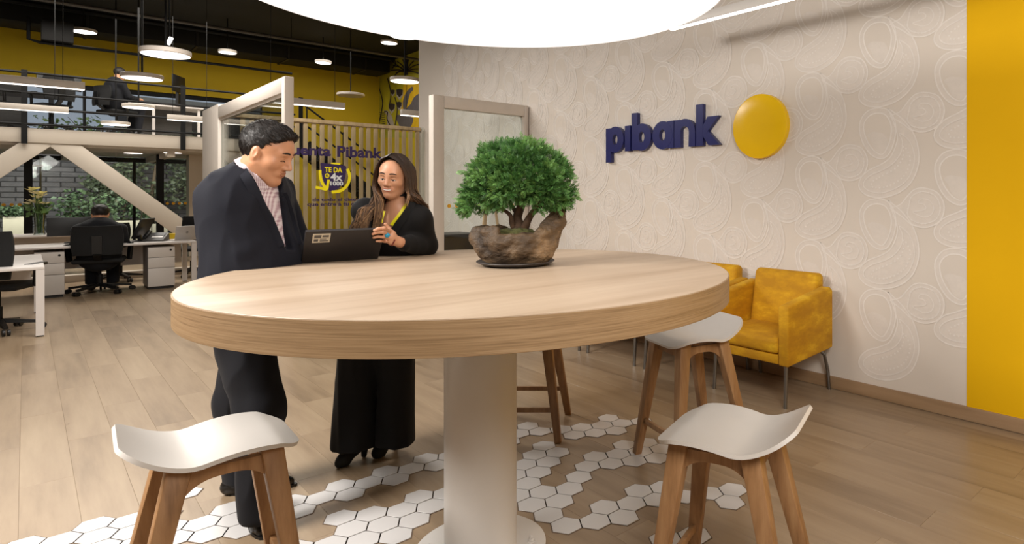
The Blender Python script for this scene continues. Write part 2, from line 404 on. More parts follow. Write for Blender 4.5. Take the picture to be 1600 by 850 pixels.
# ---------------------------------------------------------------- stools (local: front towards +Y, lip at -Y)
def seat_mb():
    mb = MB(); nu, nv = 17, 35; top = []; 
    for j in range(nv):
        v = .5-.5*math.cos(PI*j/(nv-1))
        for i in range(nu):
            u = i/(nu-1)*2-1
            y = -.20+.405*v
            w = .178+.012*math.sin(PI*v) - .018*(1-v)**3
            for e_, rc in ((.405*(1-v), .085), (.405*v, .05)):          # rounded corners in plan
                if e_ < rc: w -= rc-math.sqrt(max(0, rc*rc-(rc-e_)**2))
            z = .585 + .018*math.cos((v-.82)*PI*1.2) + .018*abs(u)**2*math.sin(PI*min(1, v*1.1)) - .018*max(0, v-.85)/.15
            lip = max(0, .36-v)/.36
            z += .108*lip**1.7; y += -.03*lip**1.5
            top.append(Vector((u*w, y, z)))
    idx = lambda j, i: j*nu+i
    n = len(top); bot = []
    for j in range(nv):
        for i in range(nu):
            a = top[idx(min(j+1, nv-1), i)]-top[idx(max(j-1, 0), i)]; b = top[idx(j, min(i+1, nu-1))]-top[idx(j, max(i-1, 0))]
            nn = b.cross(a).normalized(); bot.append(top[idx(j, i)]-nn*.012)
    fs = []
    for j in range(nv-1):
        for i in range(nu-1):
            q = (idx(j, i), idx(j, i+1), idx(j+1, i+1), idx(j+1, i)); fs.append(q); fs.append(tuple(n+k for k in reversed(q)))
    rim = [idx(0, i) for i in range(nu)]+[idx(j, nu-1) for j in range(1, nv)]+[idx(nv-1, i) for i in range(nu-2, -1, -1)]+[idx(j, 0) for j in range(nv-2, 0, -1)]
    for a, b in zip(rim, rim[1:]+rim[:1]): fs.append((a, n+a, n+b, b))
    return mb.add(top+bot, fs)
def make_stool(label, loc, rz):
    t = thing('bar_stool', label, 'stool', loc, rz, 'wooden stools around the bar table')
    obj('seat', seat_mb(), M['seat'], t, smooth=True)
    top = {}; 
    for sx in (-1, 1):
        for sy in (-1, 1):
            a = Vector((sx*.115, .125 if sy > 0 else -.10, .582 if sy > 0 else .585)); b = Vector((sx*.195, .205 if sy > 0 else -.235, 0))
            top[sx, sy] = (a, b)
            obj('leg', MB().bar(b, a, .036, .036, (0, 1, 0), .058, .060), M['stoolwood'], t, bevel=.004)
    def pt(k, z): a, b = top[k]; s = z/a.z; return b+(a-b)*s
    for sx in (-1, 1):     # side rails with an arched underside, front and back rails straight
        A, B = pt((sx, -1), .57), pt((sx, 1), .565); n = 14; P = []; Q = []
        for k in range(n+1):
            s = k/n; y = A.y+(B.y-A.y)*s; x = A.x+(B.x-A.x)*s
            arch = .03+.055*(2*abs(s-.5))**3
            P.append((x, y, .568)); Q.append((x, y, .568-arch))
        mb = MB(); th = .012
        vs = [(x+d, y, z) for d in (-th, th) for (x, y, z) in P+Q]; m = n+1; o2 = 2*m
        fs = []
        for k in range(n):
            fs += [(k, k+1, m+k+1, m+k), (o2+k, o2+m+k, o2+m+k+1, o2+k+1), (k, o2+k, o2+k+1, k+1), (m+k, m+k+1, o2+m+k+1, o2+m+k)]
        obj('side_rail', mb.add(vs, fs), M['stoolwood'], t)
    for sy in (-1, 1):
        obj('end_rail', MB().bar(pt((-1, sy), .548), pt((1, sy), .548), .022, .05), M['stoolwood'], t, bevel=.003)
        obj('footrest', MB().bar(pt((-1, sy), .17), pt((1, sy), .17), .018, .026), M['stoolwood'], t, bevel=.003)
    return t
def stool_at(r, f): p = cv(r, 0, f); return (p.x, p.y, 0)
def face(r, f): d = cv(r, 0, f); return math.atan2(d.y, d.x)-PI/2
st = make_stool('white seated oak stool at front right, beside the yellow armchairs side of table', stool_at(.275, 1.98), face(-.90, .42))
st['label'] = 'oak stool with white seat, nearest on the right of the bar table'
dup(st, 'oak stool with white seat, nearest on the left, in front of the man', stool_at(-1.31, 1.89), face(.74, .67))
dup(st, 'oak stool with white seat tucked under the table edge before the front yellow armchair', stool_at(.235, 3.16), face(-.86, -.5)).scale = (1, 1, 1.07)
dup(st, 'oak stool behind the pillar, only its legs and footrests visible', stool_at(-.665, 3.575), face(0, -1))

# ---------------------------------------------------------------- yellow armchairs along the wall (local: front towards -X, back at +X)
def velvet():
    m, nt, b = newmat('yellow_velvet')
    n = noise_node(nt, (1, 1, 2.2), 5, s=5, rnd=True, rough=.65)
    r = ramp(nt, n.outputs['Fac'], [(.40, rgb(184, 130, 2)), (.56, rgb(204, 150, 4)), (.70, rgb(228, 180, 30))])
    nt.links.new(r.outputs[0], b.inputs['Base Color']); b.inputs['Roughness'].default_value = .8
    b.inputs['Sheen Weight'].default_value = .18; b.inputs['Sheen Tint'].default_value = rgb(255, 214, 90); b.inputs['Sheen Roughness'].default_value = .35
    n2 = noise_node(nt, s=180, detail=2); bump(nt, b, n2.outputs['Fac'], .12, .002)
    return m
M['velvet'] = velvet()
def make_armchair(label, loc):
    t = thing('armchair', label, 'armchair', loc, 0, 'yellow armchairs along the wall')
    W, D = .33, .50      # half width, depth
    for s in (-1, 1):
        # arm panel, top slopes up to the back
        mb = MB(); y0, y1 = s*W, s*(W-.075)
        pr = [(-.01, .27), (-.01, .648), (.52, .722), (.56, .70), (.56, .30)]
        n = len(pr); vs = [(x, y, z) for y in (y0, y1) for x, z in pr]
        mb.add(vs, [tuple(range(n)), tuple(range(2*n-1, n-1, -1))]+[(i, (i+1) % n, n+(i+1) % n, n+i) for i in range(n)])
        obj('armrest', mb, M['velvet'], t, bevel=.016, segs=3)
    iw = W-.078
    obj('seat_base', MB().box((0, -iw, .275), (.52, iw, .335)), M['velvet'], t, bevel=.01, segs=2)
    obj('seat_cushion', MB().box((-.012, -iw, .338), (.46, iw, .44)), M['velvet'], t, bevel=.03, segs=4)
    bk = MB(); n = 4; pr = [(.40, .43), (.475, .80), (.53, .812), (.575, .79), (.56, .32), (.48, .32)]
    vs = [(x, y, z) for y in (-iw-.004, iw+.004) for x, z in pr]; n = len(pr)
    bk.add(vs, [tuple(range(n)), tuple(range(2*n-1, n-1, -1))]+[(i, (i+1) % n, n+(i+1) % n, n+i) for i in range(n)])
    obj('backrest', bk, M['velvet'], t, bevel=.025, segs=3)
    for s in (-1, 1):
        obj('leg', MB().tube([(.045, s*(W-.05), .285), (.04, s*(W-.047), .15), (.03, s*(W-.045), 0)], .0125, 10), M['chrome'], t, smooth=True)
        obj('leg', MB().tube([(.47, s*(W-.05), .285), (.53, s*(W-.05), .25), (.575, s*(W-.048), .13), (.59, s*(W-.046), 0)], .0125, 10), M['chrome'], t, smooth=True)
    return t
ach = make_armchair('yellow velvet armchair, front one of the row along the wall', (3.36, 2.42, 0))
lab = ['yellow velvet armchair just behind the front one, its back corner showing above the table edge',
       'third armchair of the row, only its chrome legs seen beyond the back right stool', 'farthest armchair of the row, only its chrome legs seen under the table edge']
for k in range(3): dup(ach, lab[k], (3.36, 2.42+.685*(k+1), 0))

# ---------------------------------------------------------------- wall sign
def ring_poly(cx, cy, ro, ri, wo=1., n=28):
    return [(cx+ro*wo*math.cos(a), cy+ro*math.sin(a)) for a in (2*PI*k/n for k in range(n))], [(cx+ri*wo*math.cos(a), cy+ri*math.sin(a)) for a in (2*PI*k/n for k in range(n))]
def ring_prism(mb, cx, cy, ro, ri, z0, z1, wo=.97, wi=.72):
    o, _ = ring_poly(cx, cy, ro, ri, wo); _, i = ring_poly(cx, cy, ro, ri, wi); n = len(o)
    vs = [(x, y, z) for z in (z0, z1) for P in (o, i) for x, y in P]
    fs = []
    for k in range(n):
        a, b = k, (k+1) % n
        fs += [(a, b, n+b, n+a), (2*n+a, 3*n+a, 3*n+b, 2*n+b), (a, 2*n+a, 2*n+b, b), (n+a, n+b, 3*n+b, 3*n+a)]
    mb.add(vs, fs)
pl_, pr_ = on_x(947, 236, XW-.04), on_x(1127, 224, XW-.04)
LW = pl_.y-pr_.y; XH = .236
SGN = Matrix(((0, 0, -1, XW-.006), (-1, 0, 0, pl_.y), (0, 1, 0, 1.752), (0, 0, 0, 1)))
sign = thing('wall_sign_lettering', 'raised navy letters reading pibank on the wallpapered wall', 'sign', (XW, (pl_.y+pr_.y)/2, 1.752))
def letter(nm, build):
    mb = MB(); build(mb); mb.v = [tuple(SGN @ Vector(v)) for v in mb.v]
    obj(nm, mb, M['navy'], sign, off=sign.location)
Dp = .038; st_ = .073; ro = XH/2+.006
def rect(mb, x0, y0, x1, y1, z1=Dp): mb.prism([(x0, y0), (x1, y0), (x1, y1), (x0, y1)], 0, z1)
adv = [0, .262, .352, .614, .872, 1.112]; tot = 1.37; k_ = LW/tot
adv = [a*k_ for a in adv]; bw = .245*k_
bo = XH/2
def L_p(mb, x): rect(mb, x, -.095, x+st_, XH-.005, Dp-.001); ring_prism(mb, x+bw-ro*.97, bo, ro, .05, 0, Dp)
def L_b(mb, x): rect(mb, x, .005, x+st_, .345, Dp-.001); ring_prism(mb, x+bw-ro*.97, bo, ro, .05, 0, Dp)
def L_a(mb, x): ring_prism(mb, x+ro*.97, bo, ro, .05, 0, Dp); rect(mb, x+bw-st_+.006, .0, x+bw+.006, XH, Dp-.001)
def L_i(mb, x): rect(mb, x, 0, x+st_, XH)
def L_n(mb, x):
    rect(mb, x, 0, x+st_, XH, Dp-.001)
    w = bw-.015; ri = w/2-st_*.93; cyy = XH-w/2+.004; n = 14
    P = [(x+w/2+w/2*math.cos(a), cyy+w/2*math.sin(a)) for a in (PI*k/n for k in range(n+1))]
    Q = [(x+w/2+ri*math.cos(a), cyy+ri*1.1*math.sin(a)) for a in (PI*(n-k)/n for k in range(n+1))]
    mb.prism([(x+w, 0)]+P+[(x, cyy-.04), (x+st_, cyy-.04)]+Q+[(x+w-st_, 0)], 0, Dp)
def L_k(mb, x):
    rect(mb, x, 0, x+st_, .345)
    mb.prism([(x+.05, bo-.01), (x+.13*k_, .0), (x+.245*k_, 0), (x+.115*k_, bo+.01)], 0, Dp-.002)
    mb.prism([(x+.05, bo-.01), (x+.06, bo+.03), (x+.12*k_, XH), (x+.235*k_, XH), (x+.11*k_, bo-.012)], 0, Dp-.001)
for nm, fn, i in (('letter_p', L_p, 0), ('letter_i', L_i, 1), ('letter_b', L_b, 2), ('letter_a', L_a, 3), ('letter_n', L_n, 4), ('letter_k', L_k, 5)):
    letter(nm, lambda mb: fn(mb, adv[i]))
dc = on_x(1185.5, 197.3, XW-.045)
dsc = thing('wall_sign_disc', 'round glossy yellow disc on the wall right of the navy lettering', 'sign', (XW, dc.y, dc.z))
o = obj('disc_face', MB().lathe([(0, .047), (.12, .0468), (.236, .0455), (.243, .043), (.2455, .038), (.2455, .0)], 72), M['yellowgloss'], dsc, smooth=True)
o.rotation_euler = (0, -PI/2, 0)

# ---------------------------------------------------------------- linear light hanging along the wall
M['tube'] = emit('linear_diffuser', (1, .93, .86, 1), 6.0)
a = on_z(1048, 47, 2.56); b_ = on_z(1243, 0, 2.56)
t = thing('linear_lamp', 'long slim linear lamp hanging along the wall above the sign', 'lamp', (a.x, a.y, 2.56))
L = 4.2
obj('housing', MB().box((-.022, -L, .003), (.022, 0, .065)), M['white'], t, bevel=.003)
obj('diffuser', MB().box((-.019, -L+.004, -.002), (.019, -.004, .003)), M['tube'], t)
for y in (-.4, -2.1, -3.8): obj('cable', MB().tube([(0, y, .06), (0, y, HC-2.56)], .002, 6), M['blackmetal'], t)

# ---------------------------------------------------------------- glass booth: partitions, slat screen, lettering
YG = 5.80                                           # front of the booth
XG = 1.60                                           # its left side
PH = 2.34                                           # top of the white frames
t = thing('glass_partition', 'white framed glass partition standing against the papered wall, right of the woman', 'partition', (XW-1.14, YG, 0))
x0, x1 = 0.0, 1.115
obj('post', MB().box((0, 0, 0), (.115, .10, PH)), M['frame'], t, bevel=.004)
obj('post', MB().box((x1-.05, 0, 0), (x1, .10, PH-.0)), M['frame'], t, bevel=.004)
obj('top_rail', MB().box((.116, 0, PH-.12), (x1-.051, .10, PH)), M['frame'], t, bevel=.004)
obj('bottom_rail', MB().box((.116, 0, .0), (x1-.051, .10, .10)), M['frame'], t, bevel=.004)
gl = obj('glass_pane', MB().box((.112, .045, .10), (x1-.05, .055, PH-.118)), M['glass'], t)
M['dot'] = plain('yellow_dot_film', rgb(232, 172, 20), .5, var=.02)
dz = on_y(700, 322, YG).z
for k in range(11):
    mb = MB(); cx = .19+k*.083
    mb.lathe([(.02, .001), (.02, 0)], 16); mb.v = [(v[0]+cx, .0445-v[2], v[1]+dz) for v in mb.v]
    obj('safety_dot', mb, M['dot'], gl)
t = thing('glass_side_partition', 'tall white framed glass partition behind the man, seen at an angle', 'partition', (XG, YG, 0))
obj('post', MB().box((-.07, -.02, 0), (.0, .07, PH)), M['frame'], t, bevel=.004)
obj('post', MB().box((-.07, 2.51, 0), (.03, 3.37, PH+.03)), M['frame'], t, bevel=.004)
obj('top_rail', MB().box((-.07, .071, PH-.13), (.0, 2.509, PH)), M['frame'], t, bevel=.004)
obj('inner_bead', MB().box((-.05, .071, PH-.155), (-.005, 2.509, PH-.131)), M['frame'], t)
obj('bottom_rail', MB().box((-.07, .071, 0), (.0, 2.509, .10)), M['frame'], t, bevel=.004)
obj('glass_pane', MB().box((-.04, .071, .1), (-.03, 2.509, PH-.155)), M['glass'], t)

SL = YW-.10
t = thing('slat_screen', 'light wood slat screen behind the glass lettering', 'screen', (XG+.14, SL, 0))
SZ = on_y(459, 183.7, SL).z
W_ = XW-.02-(XG+.14)
obj('top_rail', MB().box((0, 0, SZ-.045), (W_, .12, SZ)), M['slat'], t, bevel=.003)
obj('bottom_rail', MB().box((0, 0, 0), (W_, .12, .05)), M['slat'], t)
n_s = 22; sm = None
xa, xb = on_y(463, 210, SL).x, on_y(652, 210, SL).x      # sixteen of them show between these two
pitch = (on_y(640, 210, SL).x-on_y(466.5, 210, SL).x)/14.6
k = 0; x = W_-.03
while x > .02:
    if sm is None:
        o = obj('slat', MB().box((-.024, .03, .05), (.024, .062, SZ-.046)), M['slat'], t, bevel=.003, segs=1); sm = o.data
    else: o = link('slat', sm, t)
    o.location = (x, 0, 0); x -= pitch
# glass with lettering just in front of the slats
GY = SL-.12
g0 = thing('lettered_glass', 'clear glass pane with purple Cuenta Pibank lettering in front of the slats', 'glass', (XG+.14, GY, 0))
gp = obj('pane', MB().box((0, 0, .03), (W_, .01, SZ-.01)), glass('booth_glass', refl=.25), g0)
M['purple'] = plain('purple_vinyl', rgb(48, 30, 78), .5, var=.05)
M['vinylyellow'] = plain('yellow_vinyl', rgb(244, 224, 10), .5, var=.03)
M['vinylwhite'] = plain('white_vinyl', rgb(226, 226, 226), .5, var=.03)
def text_mesh(txt, size, bold=.0, ext=.001):
    cu = bpy.data.curves.new('t', 'FONT'); cu.body = txt; cu.size = size; cu.offset = bold*size; cu.extrude = ext; cu.resolution_u = 3
    o = bpy.data.objects.new('t', cu); C.objects.link(o); bpy.context.view_layer.update()
    me = bpy.data.meshes.new_from_object(o.evaluated_get(bpy.context.evaluated_depsgraph_get()))
    bpy.data.objects.remove(o); bpy.data.curves.remove(cu); return me
def text(name, txt, A, B, mat, parent, ygl, height=None, bold=.02, dy=0, tilt=0):
    """lettering on a plane of constant y; A, B = pixels of its left and right ends on the baseline"""
    a, b = on_y(*A, ygl), on_y(*B, ygl)
    me = text_mesh(txt, 1, bold); xs = [v.co.x for v in me.vertices]; ys = [v.co.y for v in me.vertices]
    w = max(xs)-min(xs); s = (b.x-a.x)/w; sy = s if not height else height/(max(v.co.y for v in me.vertices))
    mx = min(xs); base = parent.location if parent else Vector()
    for v in me.vertices: v.co = Vector((a.x+(v.co.x-mx)*s-base.x, ygl-.0015-v.co.z*0-(.001 if v.co.z > 0 else 0)-base.y-dy, (a.z+b.z)/2+v.co.y*sy-base.z))
    me.materials.clear(); me.materials.append(mat); return link(name, me, parent)
gw = text('lettering', 'Cuenta', (434.5, 240), (517, 243.5), M['purple'], g0, GY, .125, .035)
gw2 = text('lettering', 'Pibank', (526.8, 244.2), (597.5, 247), M['purple'], g0, GY, .135, .035)
sl1 = text('small_lettering', 'de todo el dinero', (488, 313.5), (566, 314.5), M['purple'], g0, GY, .042, .03)
sl2 = text('small_lettering', 'que entre a tu cuenta', (480, 320.5), (577, 322), M['purple'], g0, GY, .042, .03)
for o in (sl1, sl2, gw, gw2): tag(o, kind='stuff')
def gpoly(name, pts, mat, dy):
    P = [on_y(x, y, GY) for x, y in pts]; P = [Vector((p.x, p.z, 0)) for p in P]
    tr = tessellate_polygon([P]); n = len(P)
    vs = [(p.x-g0.location.x, -dy, p.y) for p in P]
    return obj(name, MB().add(vs, [tuple(t) for t in tr]), mat, g0)
bad = [Vector((x, y, 0)) for x, y in [(501.5, 254.3), (510, 255.3), (520, 256.3), (530, 257.6), (539.5, 259.1), (541, 261), (540.8, 268), (540, 275), (538, 282), (535, 288), (529, 294), (522, 298), (515, 298.5), (510, 293), (505.5, 283), (502.5, 271), (500.4, 257), (500.6, 255)]]
# yellow arrow ring round the badge: a closed band of points
def band(pts, w):
    P = catmull([(x, y, 0) for x, y in pts], 6); L_, R2 = [], []
    for i in range(len(P)):
        d = (P[min(i+1, len(P)-1)]-P[max(i-1, 0)]).normalized(); nn = Vector((-d.y, d.x, 0)); L_.append(P[i]+nn*w); R2.append(P[i]-nn*w)
    return [(p.x, p.y) for p in L_+R2[::-1]]
gpoly('badge_swoosh', band([(517, 255.5), (525, 255.5), (532, 256.5)], 1.4), M['vinylyellow'], .0012)
gpoly('badge', [(p.x, p.y) for p in bad], M['purple'], .002)
gpoly('badge_swoosh', band([(542.5, 264), (545.5, 271), (546, 279), (543, 288), (537, 295), (529, 299), (518, 300)], 2.3), M['vinylyellow'], .003)
gpoly('badge_arrow', band([(500, 266), (500.5, 277), (504, 287), (510, 294.5)], 2.2), M['vinylyellow'], .0034)
gpoly('badge_arrow', band([(493, 292.5), (501, 294), (510, 295.5), (512, 288), (513.5, 280.5)], 2.1), M['vinylyellow'], .0038)
text('badge_lettering', 'TE DA', (507, 268.5), (534.5, 269.5), M['vinylyellow'], g0, GY, .062, .03, .004)
text('badge_lettering', '4x', (516, 281.5), (535, 282.5), M['vinylwhite'], g0, GY, .094, .035, .004)
text('badge_lettering', '1000', (516, 289.5), (536, 290), M['vinylwhite'], g0, GY, .052, .03, .004)
el = catmull([(511+3.6*math.cos(a), 274.5+3.8*math.sin(a), 0) for a in (k*PI/4 for k in range(8))], 3, True)
gpoly('badge_dot', [(p.x, p.y) for p in el], M['vinylyellow'], .004)
text('badge_lettering', 'EL', (508.7, 276), (513.2, 276), M['purple'], g0, GY, .026, .02, .0045)

# things inside the booth, seen through its glass
p = on_y(712, 388, 6.6)
t = thing('cabinet', 'low black cabinet behind the right glass partition', 'cabinet', (p.x, 6.6, 0))
ctop = on_y(712, 366, 6.6).z
obj('body', MB().box((-.35, 0, .05), (.28, .45, ctop-.03)), M['black'], t, bevel=.006)
obj('top', MB().box((-.36, -.012, ctop-.03), (.29, .46, ctop)), M['blackplastic'], t, bevel=.004)
obj('plinth', MB().box((-.32, .03, 0), (.26, .42, .05)), M['black'], t)
p0 = on_y(764, 318, 6.15)
t = thing('wooden_tripod', 'pale wooden tripod behind the bonsai, seen through the glass', 'tripod', (p0.x, 6.15, 0))
th_ = 1.52
for dx, dy in ((-.22, -.08), (.0, .20), (.19, -.14)): obj('leg', MB().tube([(dx, dy, 0), (dx*.1, dy*.1, th_)], [.017, .015], 8), M['slat'], t, smooth=True)
obj('collar', MB().lathe([(.035, th_-.04), (.035, th_+.03)], 14), M['slat'], t)

# ---------------------------------------------------------------- rear hall: facade, mezzanine, truss
MZ = on_y(150, 206, YB).z                          # walking level of the mezzanine
YEL0 = on_y(130, 133, YR).z; YEL1 = HC
xsol = on_y(410, 200, YR).x                        # right of this the rear wall is closed
wb_ = struct('wall_back', MB().box((xsol, YR, 0), (XM, YR+.2, HC)), M['yellowwall'])
obj('upper_band', MB().box((-6, YR, YEL0), (xsol, YR+.2, HC)), M['yellowwall'], wb_)
# mullioned glazing of the rear facade, upper and lower
def window(name, x0, x1, z0, z1, nx, nz, y):
    w = thing(name, None, None, (x0, y, z0)); w['kind'] = 'structure'
    f = .05
    obj('frame', MB().box((0, 0, 0), (x1-x0, .08, f*1.6)).box((0, 0, z1-z0-f*2), (x1-x0, .08, z1-z0)), M['blackmetal'], w)
    for k in range(nx+1):
        x = (x1-x0)*k/nx; obj('mullion', MB().box((x-f/2, -.003, 0), (x+f/2, .083, z1-z0)), M['blackmetal'], w)
    for k in range(nx):
        a = (x1-x0)*k/nx+f/2; b = (x1-x0)*(k+1)/nx-f/2
        for j in range(nz):
            c = (z1-z0)*j/nz; d = (z1-z0)*(j+1)/nz
            obj('pane', MB().box((a, .035, c+.03), (b, .045, d-.03)), M['glass'], w)
    return w
window('window_1', -6, xsol, MZ, YEL0, 6, 1, YR+.05)
window('window_2', -6, xsol, 0.0, MZ-.32, 4, 1, YR+.05)
M['glass_low'] = glass('inner_glass', refl=.3)
lowg = thing('window_3', None, None, (0, 0, 0)); lowg['kind'] = 'structure'      # inner glass line under the mezzanine with its dotted film
YL = 16.6
for k, (pa, pb) in enumerate(((-60, 40), (44, 180), (183, 254), (257, 312))):
    a, b = on_y(pa, 330, YL).x, on_y(pb, 330, YL).x
    obj('pane', MB().box((a, YL, 0), (b, YL+.012, MZ-.32)), M['glass_low'], lowg)
for s_, e_ in ((-20, 40), (242, 312)):
    a, b = on_y(s_, 320, YL), on_y(e_, 318, YL); x = a.x
    while x < b.x:
        mb = MB(); mb.lathe([(.03, 0), (.03, .002)], 10); mb.v = [(v[0]+x, YL-.004-v[2], v[1]+on_y(0, 320, YL).z) for v in mb.v]
        obj('safety_dot', mb, M['dot'], lowg); x += .105
for px_ in (44, 250):
    a = on_y(px_, 330, YL).x
    obj('post', MB().box((a-.06, YL-.06, 0), (a+.06, YL+.07, MZ-.32)), M['blackmetal'], lowg)
struct('trim_1', MB().box((on_y(295, 330, YL).x, YL-.02, 0), (on_y(318, 330, YL).x, YL+.3, MZ-.3)), M['beam'])
XM0, XM1 = -4.5, 4.25
BZ1 = on_y(150, 205.5, YB-.1).z; BZ0 = on_y(150, 227, YB-.1).z
mz = struct('trim_2', MB().box((XM0, YB, MZ-.3), (XM1, YR, MZ)), M['wallwhite'])
obj('edge_beam', MB().box((XM0, YB-.1, BZ0), (XM1, YB, BZ1)), M['beam'], mz, bevel=.006)
def truss(p1, p2, w):
    a, b = on_y(*p1, YB-.045), on_y(*p2, YB-.045); d = (b-a).normalized()
    if b.z > 0: b = a+(b-a)*(a.z/(a.z-b.z))
    obj('diagonal', MB().bar(a, b, .07, w, (0, 0, 1)), M['beam'], mz, bevel=.006)
truss((77, 212), (-130, 342), .30); truss((80, 212), (269, 347), .31)
for k in range(4):
    x = -.9+k*1.45; obj('ceiling_rib', MB().box((x, YB+.02, MZ-.42), (x+.12, YR, MZ-.3)), M['beam'], mz)
# railing
t = thing('mezzanine_railing', 'black horizontal bar railing along the mezzanine edge', 'railing', (0, YB-.14, MZ))
for py in (109, 141, 166, 191):
    z = on_y(0, py, YB-.14).z-MZ
    obj('rail', MB().tube([(XM0, 0, z), (XM1, 0, z)], .022, 8), M['blackmetal'], t, smooth=True)
for px_ in (-160, 38, 286, 470):
    x = on_y(px_, 200, YB-.14).x
    obj('post', MB().box((x-.04, -.02, -.28), (x+.04, .02, on_y(0, 105, YB-.14).z-MZ)), M['blackmetal'], t)
# stair from the mezzanine down to the right
sx0, sz0 = on_y(478, 224, YB+.5).x, MZ
t = thing('steel_staircase', 'black steel staircase behind the slat screen, leading up to the mezzanine', 'stairs', (sx0, YB+.45, 0))
run, n = 3.4, 14
obj('stringer', MB().bar((0, 0, MZ), (run, 0, 0), .05, .22), M['blackmetal'], t)
obj('stringer', MB().bar((0, .95, MZ), (run, .95, 0), .05, .22), M['blackmetal'], t)
for k in range(n): obj('tread', MB().box((run*k/n-.02, .03, MZ-MZ*(k+1)/n-.02), (run*(k+1)/n+.03, .92, MZ-MZ*(k+1)/n+.015)), M['blackmetal'], t)
for dz_ in (.5, .95): obj('handrail', MB().tube([(-.1, -.02, MZ+dz_), (run, -.02, dz_)], .022, 8), M['blackmetal'], t)
for k in range(5): obj('baluster', MB().tube([(run*k/4.2, -.02, MZ-MZ*k/4.2), (run*k/4.2, -.02, MZ-MZ*k/4.2+.95)], .016, 6), M['blackmetal'], t)

# mural on the far side wall (flat print)
mur = thing('wall_mural', 'painted mural of dark tulips, leaves and palms on the far side wall', 'mural', (XM, 18.5, 0))
M['mur_bg'] = plain('mural_olive', rgb(176, 166, 36), .6, var=.35, vs_=1.3)
M['mur_grey'] = plain('mural_grey', rgb(92, 88, 92), .6, var=.1)
M['mur_dark'] = plain('mural_ink', rgb(42, 36, 46), .6, var=.1)
M['mur_white'] = plain('mural_pale', rgb(176, 168, 160), .6, var=.1)
M['mur_yel'] = plain('mural_yellow', rgb(214, 172, 24), .6, var=.1)
def mpoly(name, pts, mat, d, closed=True):
    P = [on_x(x, y, XM) for x, y in pts]; P = [Vector((p.y, p.z, 0)) for p in P]; tr = tessellate_polygon([P])
    return obj(name, MB().add([(-d, p.x-18.5, p.y) for p in P], [tuple(t) for t in tr]), mat, mur)
def mz_(pts): return [(580+x/7.725, 90+y/7.725) for x, y in pts]          # measured on an enlargement
mpoly('background', [(590, 60), (664, 40), (664, 215), (590, 215)], M['mur_bg'], .004)
mpoly('yellow_field', mz_([(390, 330), (700, 250), (700, 900), (330, 900)]), M['mur_yel'], .006)
for q in ([(395, 640), (385, 540), (420, 430), (470, 370), (500, 350), (510, 390), (470, 440), (440, 560), (410, 640)],
          [(430, 610), (480, 560), (520, 480), (600, 430), (700, 440), (700, 640), (420, 640)],
          [(300, 720), (330, 690), (370, 700), (510, 725), (470, 850), (380, 900), (340, 820)]):
    mpoly('leaf_shape', [(p.x, p.y) for p in catmull([(x, y, 0) for x, y in mz_(q)], 3, True)], M['mur_grey'], .008)
for cx_, cy_, s in ((262, 425, .62), (345, 440, 1), (340, 580, .8), (250, 610, .95)):
    mpoly('tulip', mz_([(cx_+s*a, cy_+s*b) for a, b in ((-42, -50), (0, -60), (45, -48), (40, 20), (0, 75), (-36, 20))]), M['mur_white'], .008)
    mpoly('tulip_cup', mz_([(cx_+s*a, cy_+s*b) for a, b in ((-38, -52), (0, -62), (42, -50), (36, 5), (0, 40), (-32, 5))]), M['mur_dark'], .010)
mpoly('pale_shape', mz_([(150, 640), (200, 640), (250, 700), (290, 850), (200, 850), (190, 700)]), M['mur_white'], .007)
def mline(pts, w): mpoly('ink_line', band(mz_(pts), w), M['mur_dark'], .012)
for q in ([(90, 330), (140, 520), (130, 640), (95, 800)], [(60, 140), (90, 220), (70, 300), (100, 340)], [(200, 250), (240, 430), (220, 600)], [(290, 480), (320, 620), (290, 830)],
          [(160, 650), (200, 660), (195, 740), (240, 830)], [(300, 190), (360, 160), (420, 170)], [(270, 240), (330, 180), (400, 170)], [(250, 40), (330, 100), (420, 170)], [(270, 20), (300, 70), (260, 130)]): mline(q, .75)
for k in range(9):
    a = math.radians(-170+k*22); mline([(430, 165), (430+90*math.cos(a), 165+90*math.sin(a)), (430+190*math.cos(a), 165+170*math.sin(a)+20)], .9)
for k in range(6): mline([(105+k*3, 660+k*26), (140+k*3, 670+k*26), (175, 664+k*26)], .5)
mline([(430, -20), (425, 90), (430, 210)], 2.2)

# ---------------------------------------------------------------- ceiling services
def pipe(name, label, A, B, r, mat, seg=10):
    t = thing(name, label, 'pipe', A); obj('run', MB().tube([(0, 0, 0), Vector(B)-Vector(A)], r, seg), mat, t, smooth=True)
    n = 6
    for k in range(n):
        p = (Vector(B)-Vector(A))*((k+.5)/n); obj('hanger', MB().bar(p, p+Vector((0, 0, HC-A[2])), .012), M['blackmetal'], t)
    return t
a = on_y(100, 5, 15.0)
pipe('conduit', 'long grey conduit under the dark ceiling', (-5.5, 15.0, a.z), (7.3, 15.0, a.z), .035, M['steelgrey'])
pipe('conduit', 'thin dark pipe under the dark ceiling, beside the yellow band', (-5.5, 17.2, on_y(100, 14, 17.2).z), (7.3, 17.2, on_y(100, 14, 17.2).z), .05, M['blackmetal'])
t = thing('duct', 'wide dark rectangular air duct along the rear ceiling', 'duct', (-5.8, 17.5, on_y(100, 38, 17.5).z))
t.location.z = min(t.location.z, HC-.4); dh = .38
obj('duct_body', MB().box((0, 0, 0), (13.1, .9, min(.5, dh-.02))), M['dark'], t, bevel=.01)
for k in range(7): obj('flange', MB().box((1+k*1.9, -.02, -.02), (1.05+k*1.9, .92, dh+.005)), M['black'], t)
p = on_y(84, 40, 16.75)
t = thing('air_unit', 'small dark box unit hanging under the duct at upper left', 'unit', p)
obj('case', MB().box((-.18, -.2, -.33), (.28, .2, .06)), M['black'], t, bevel=.01)
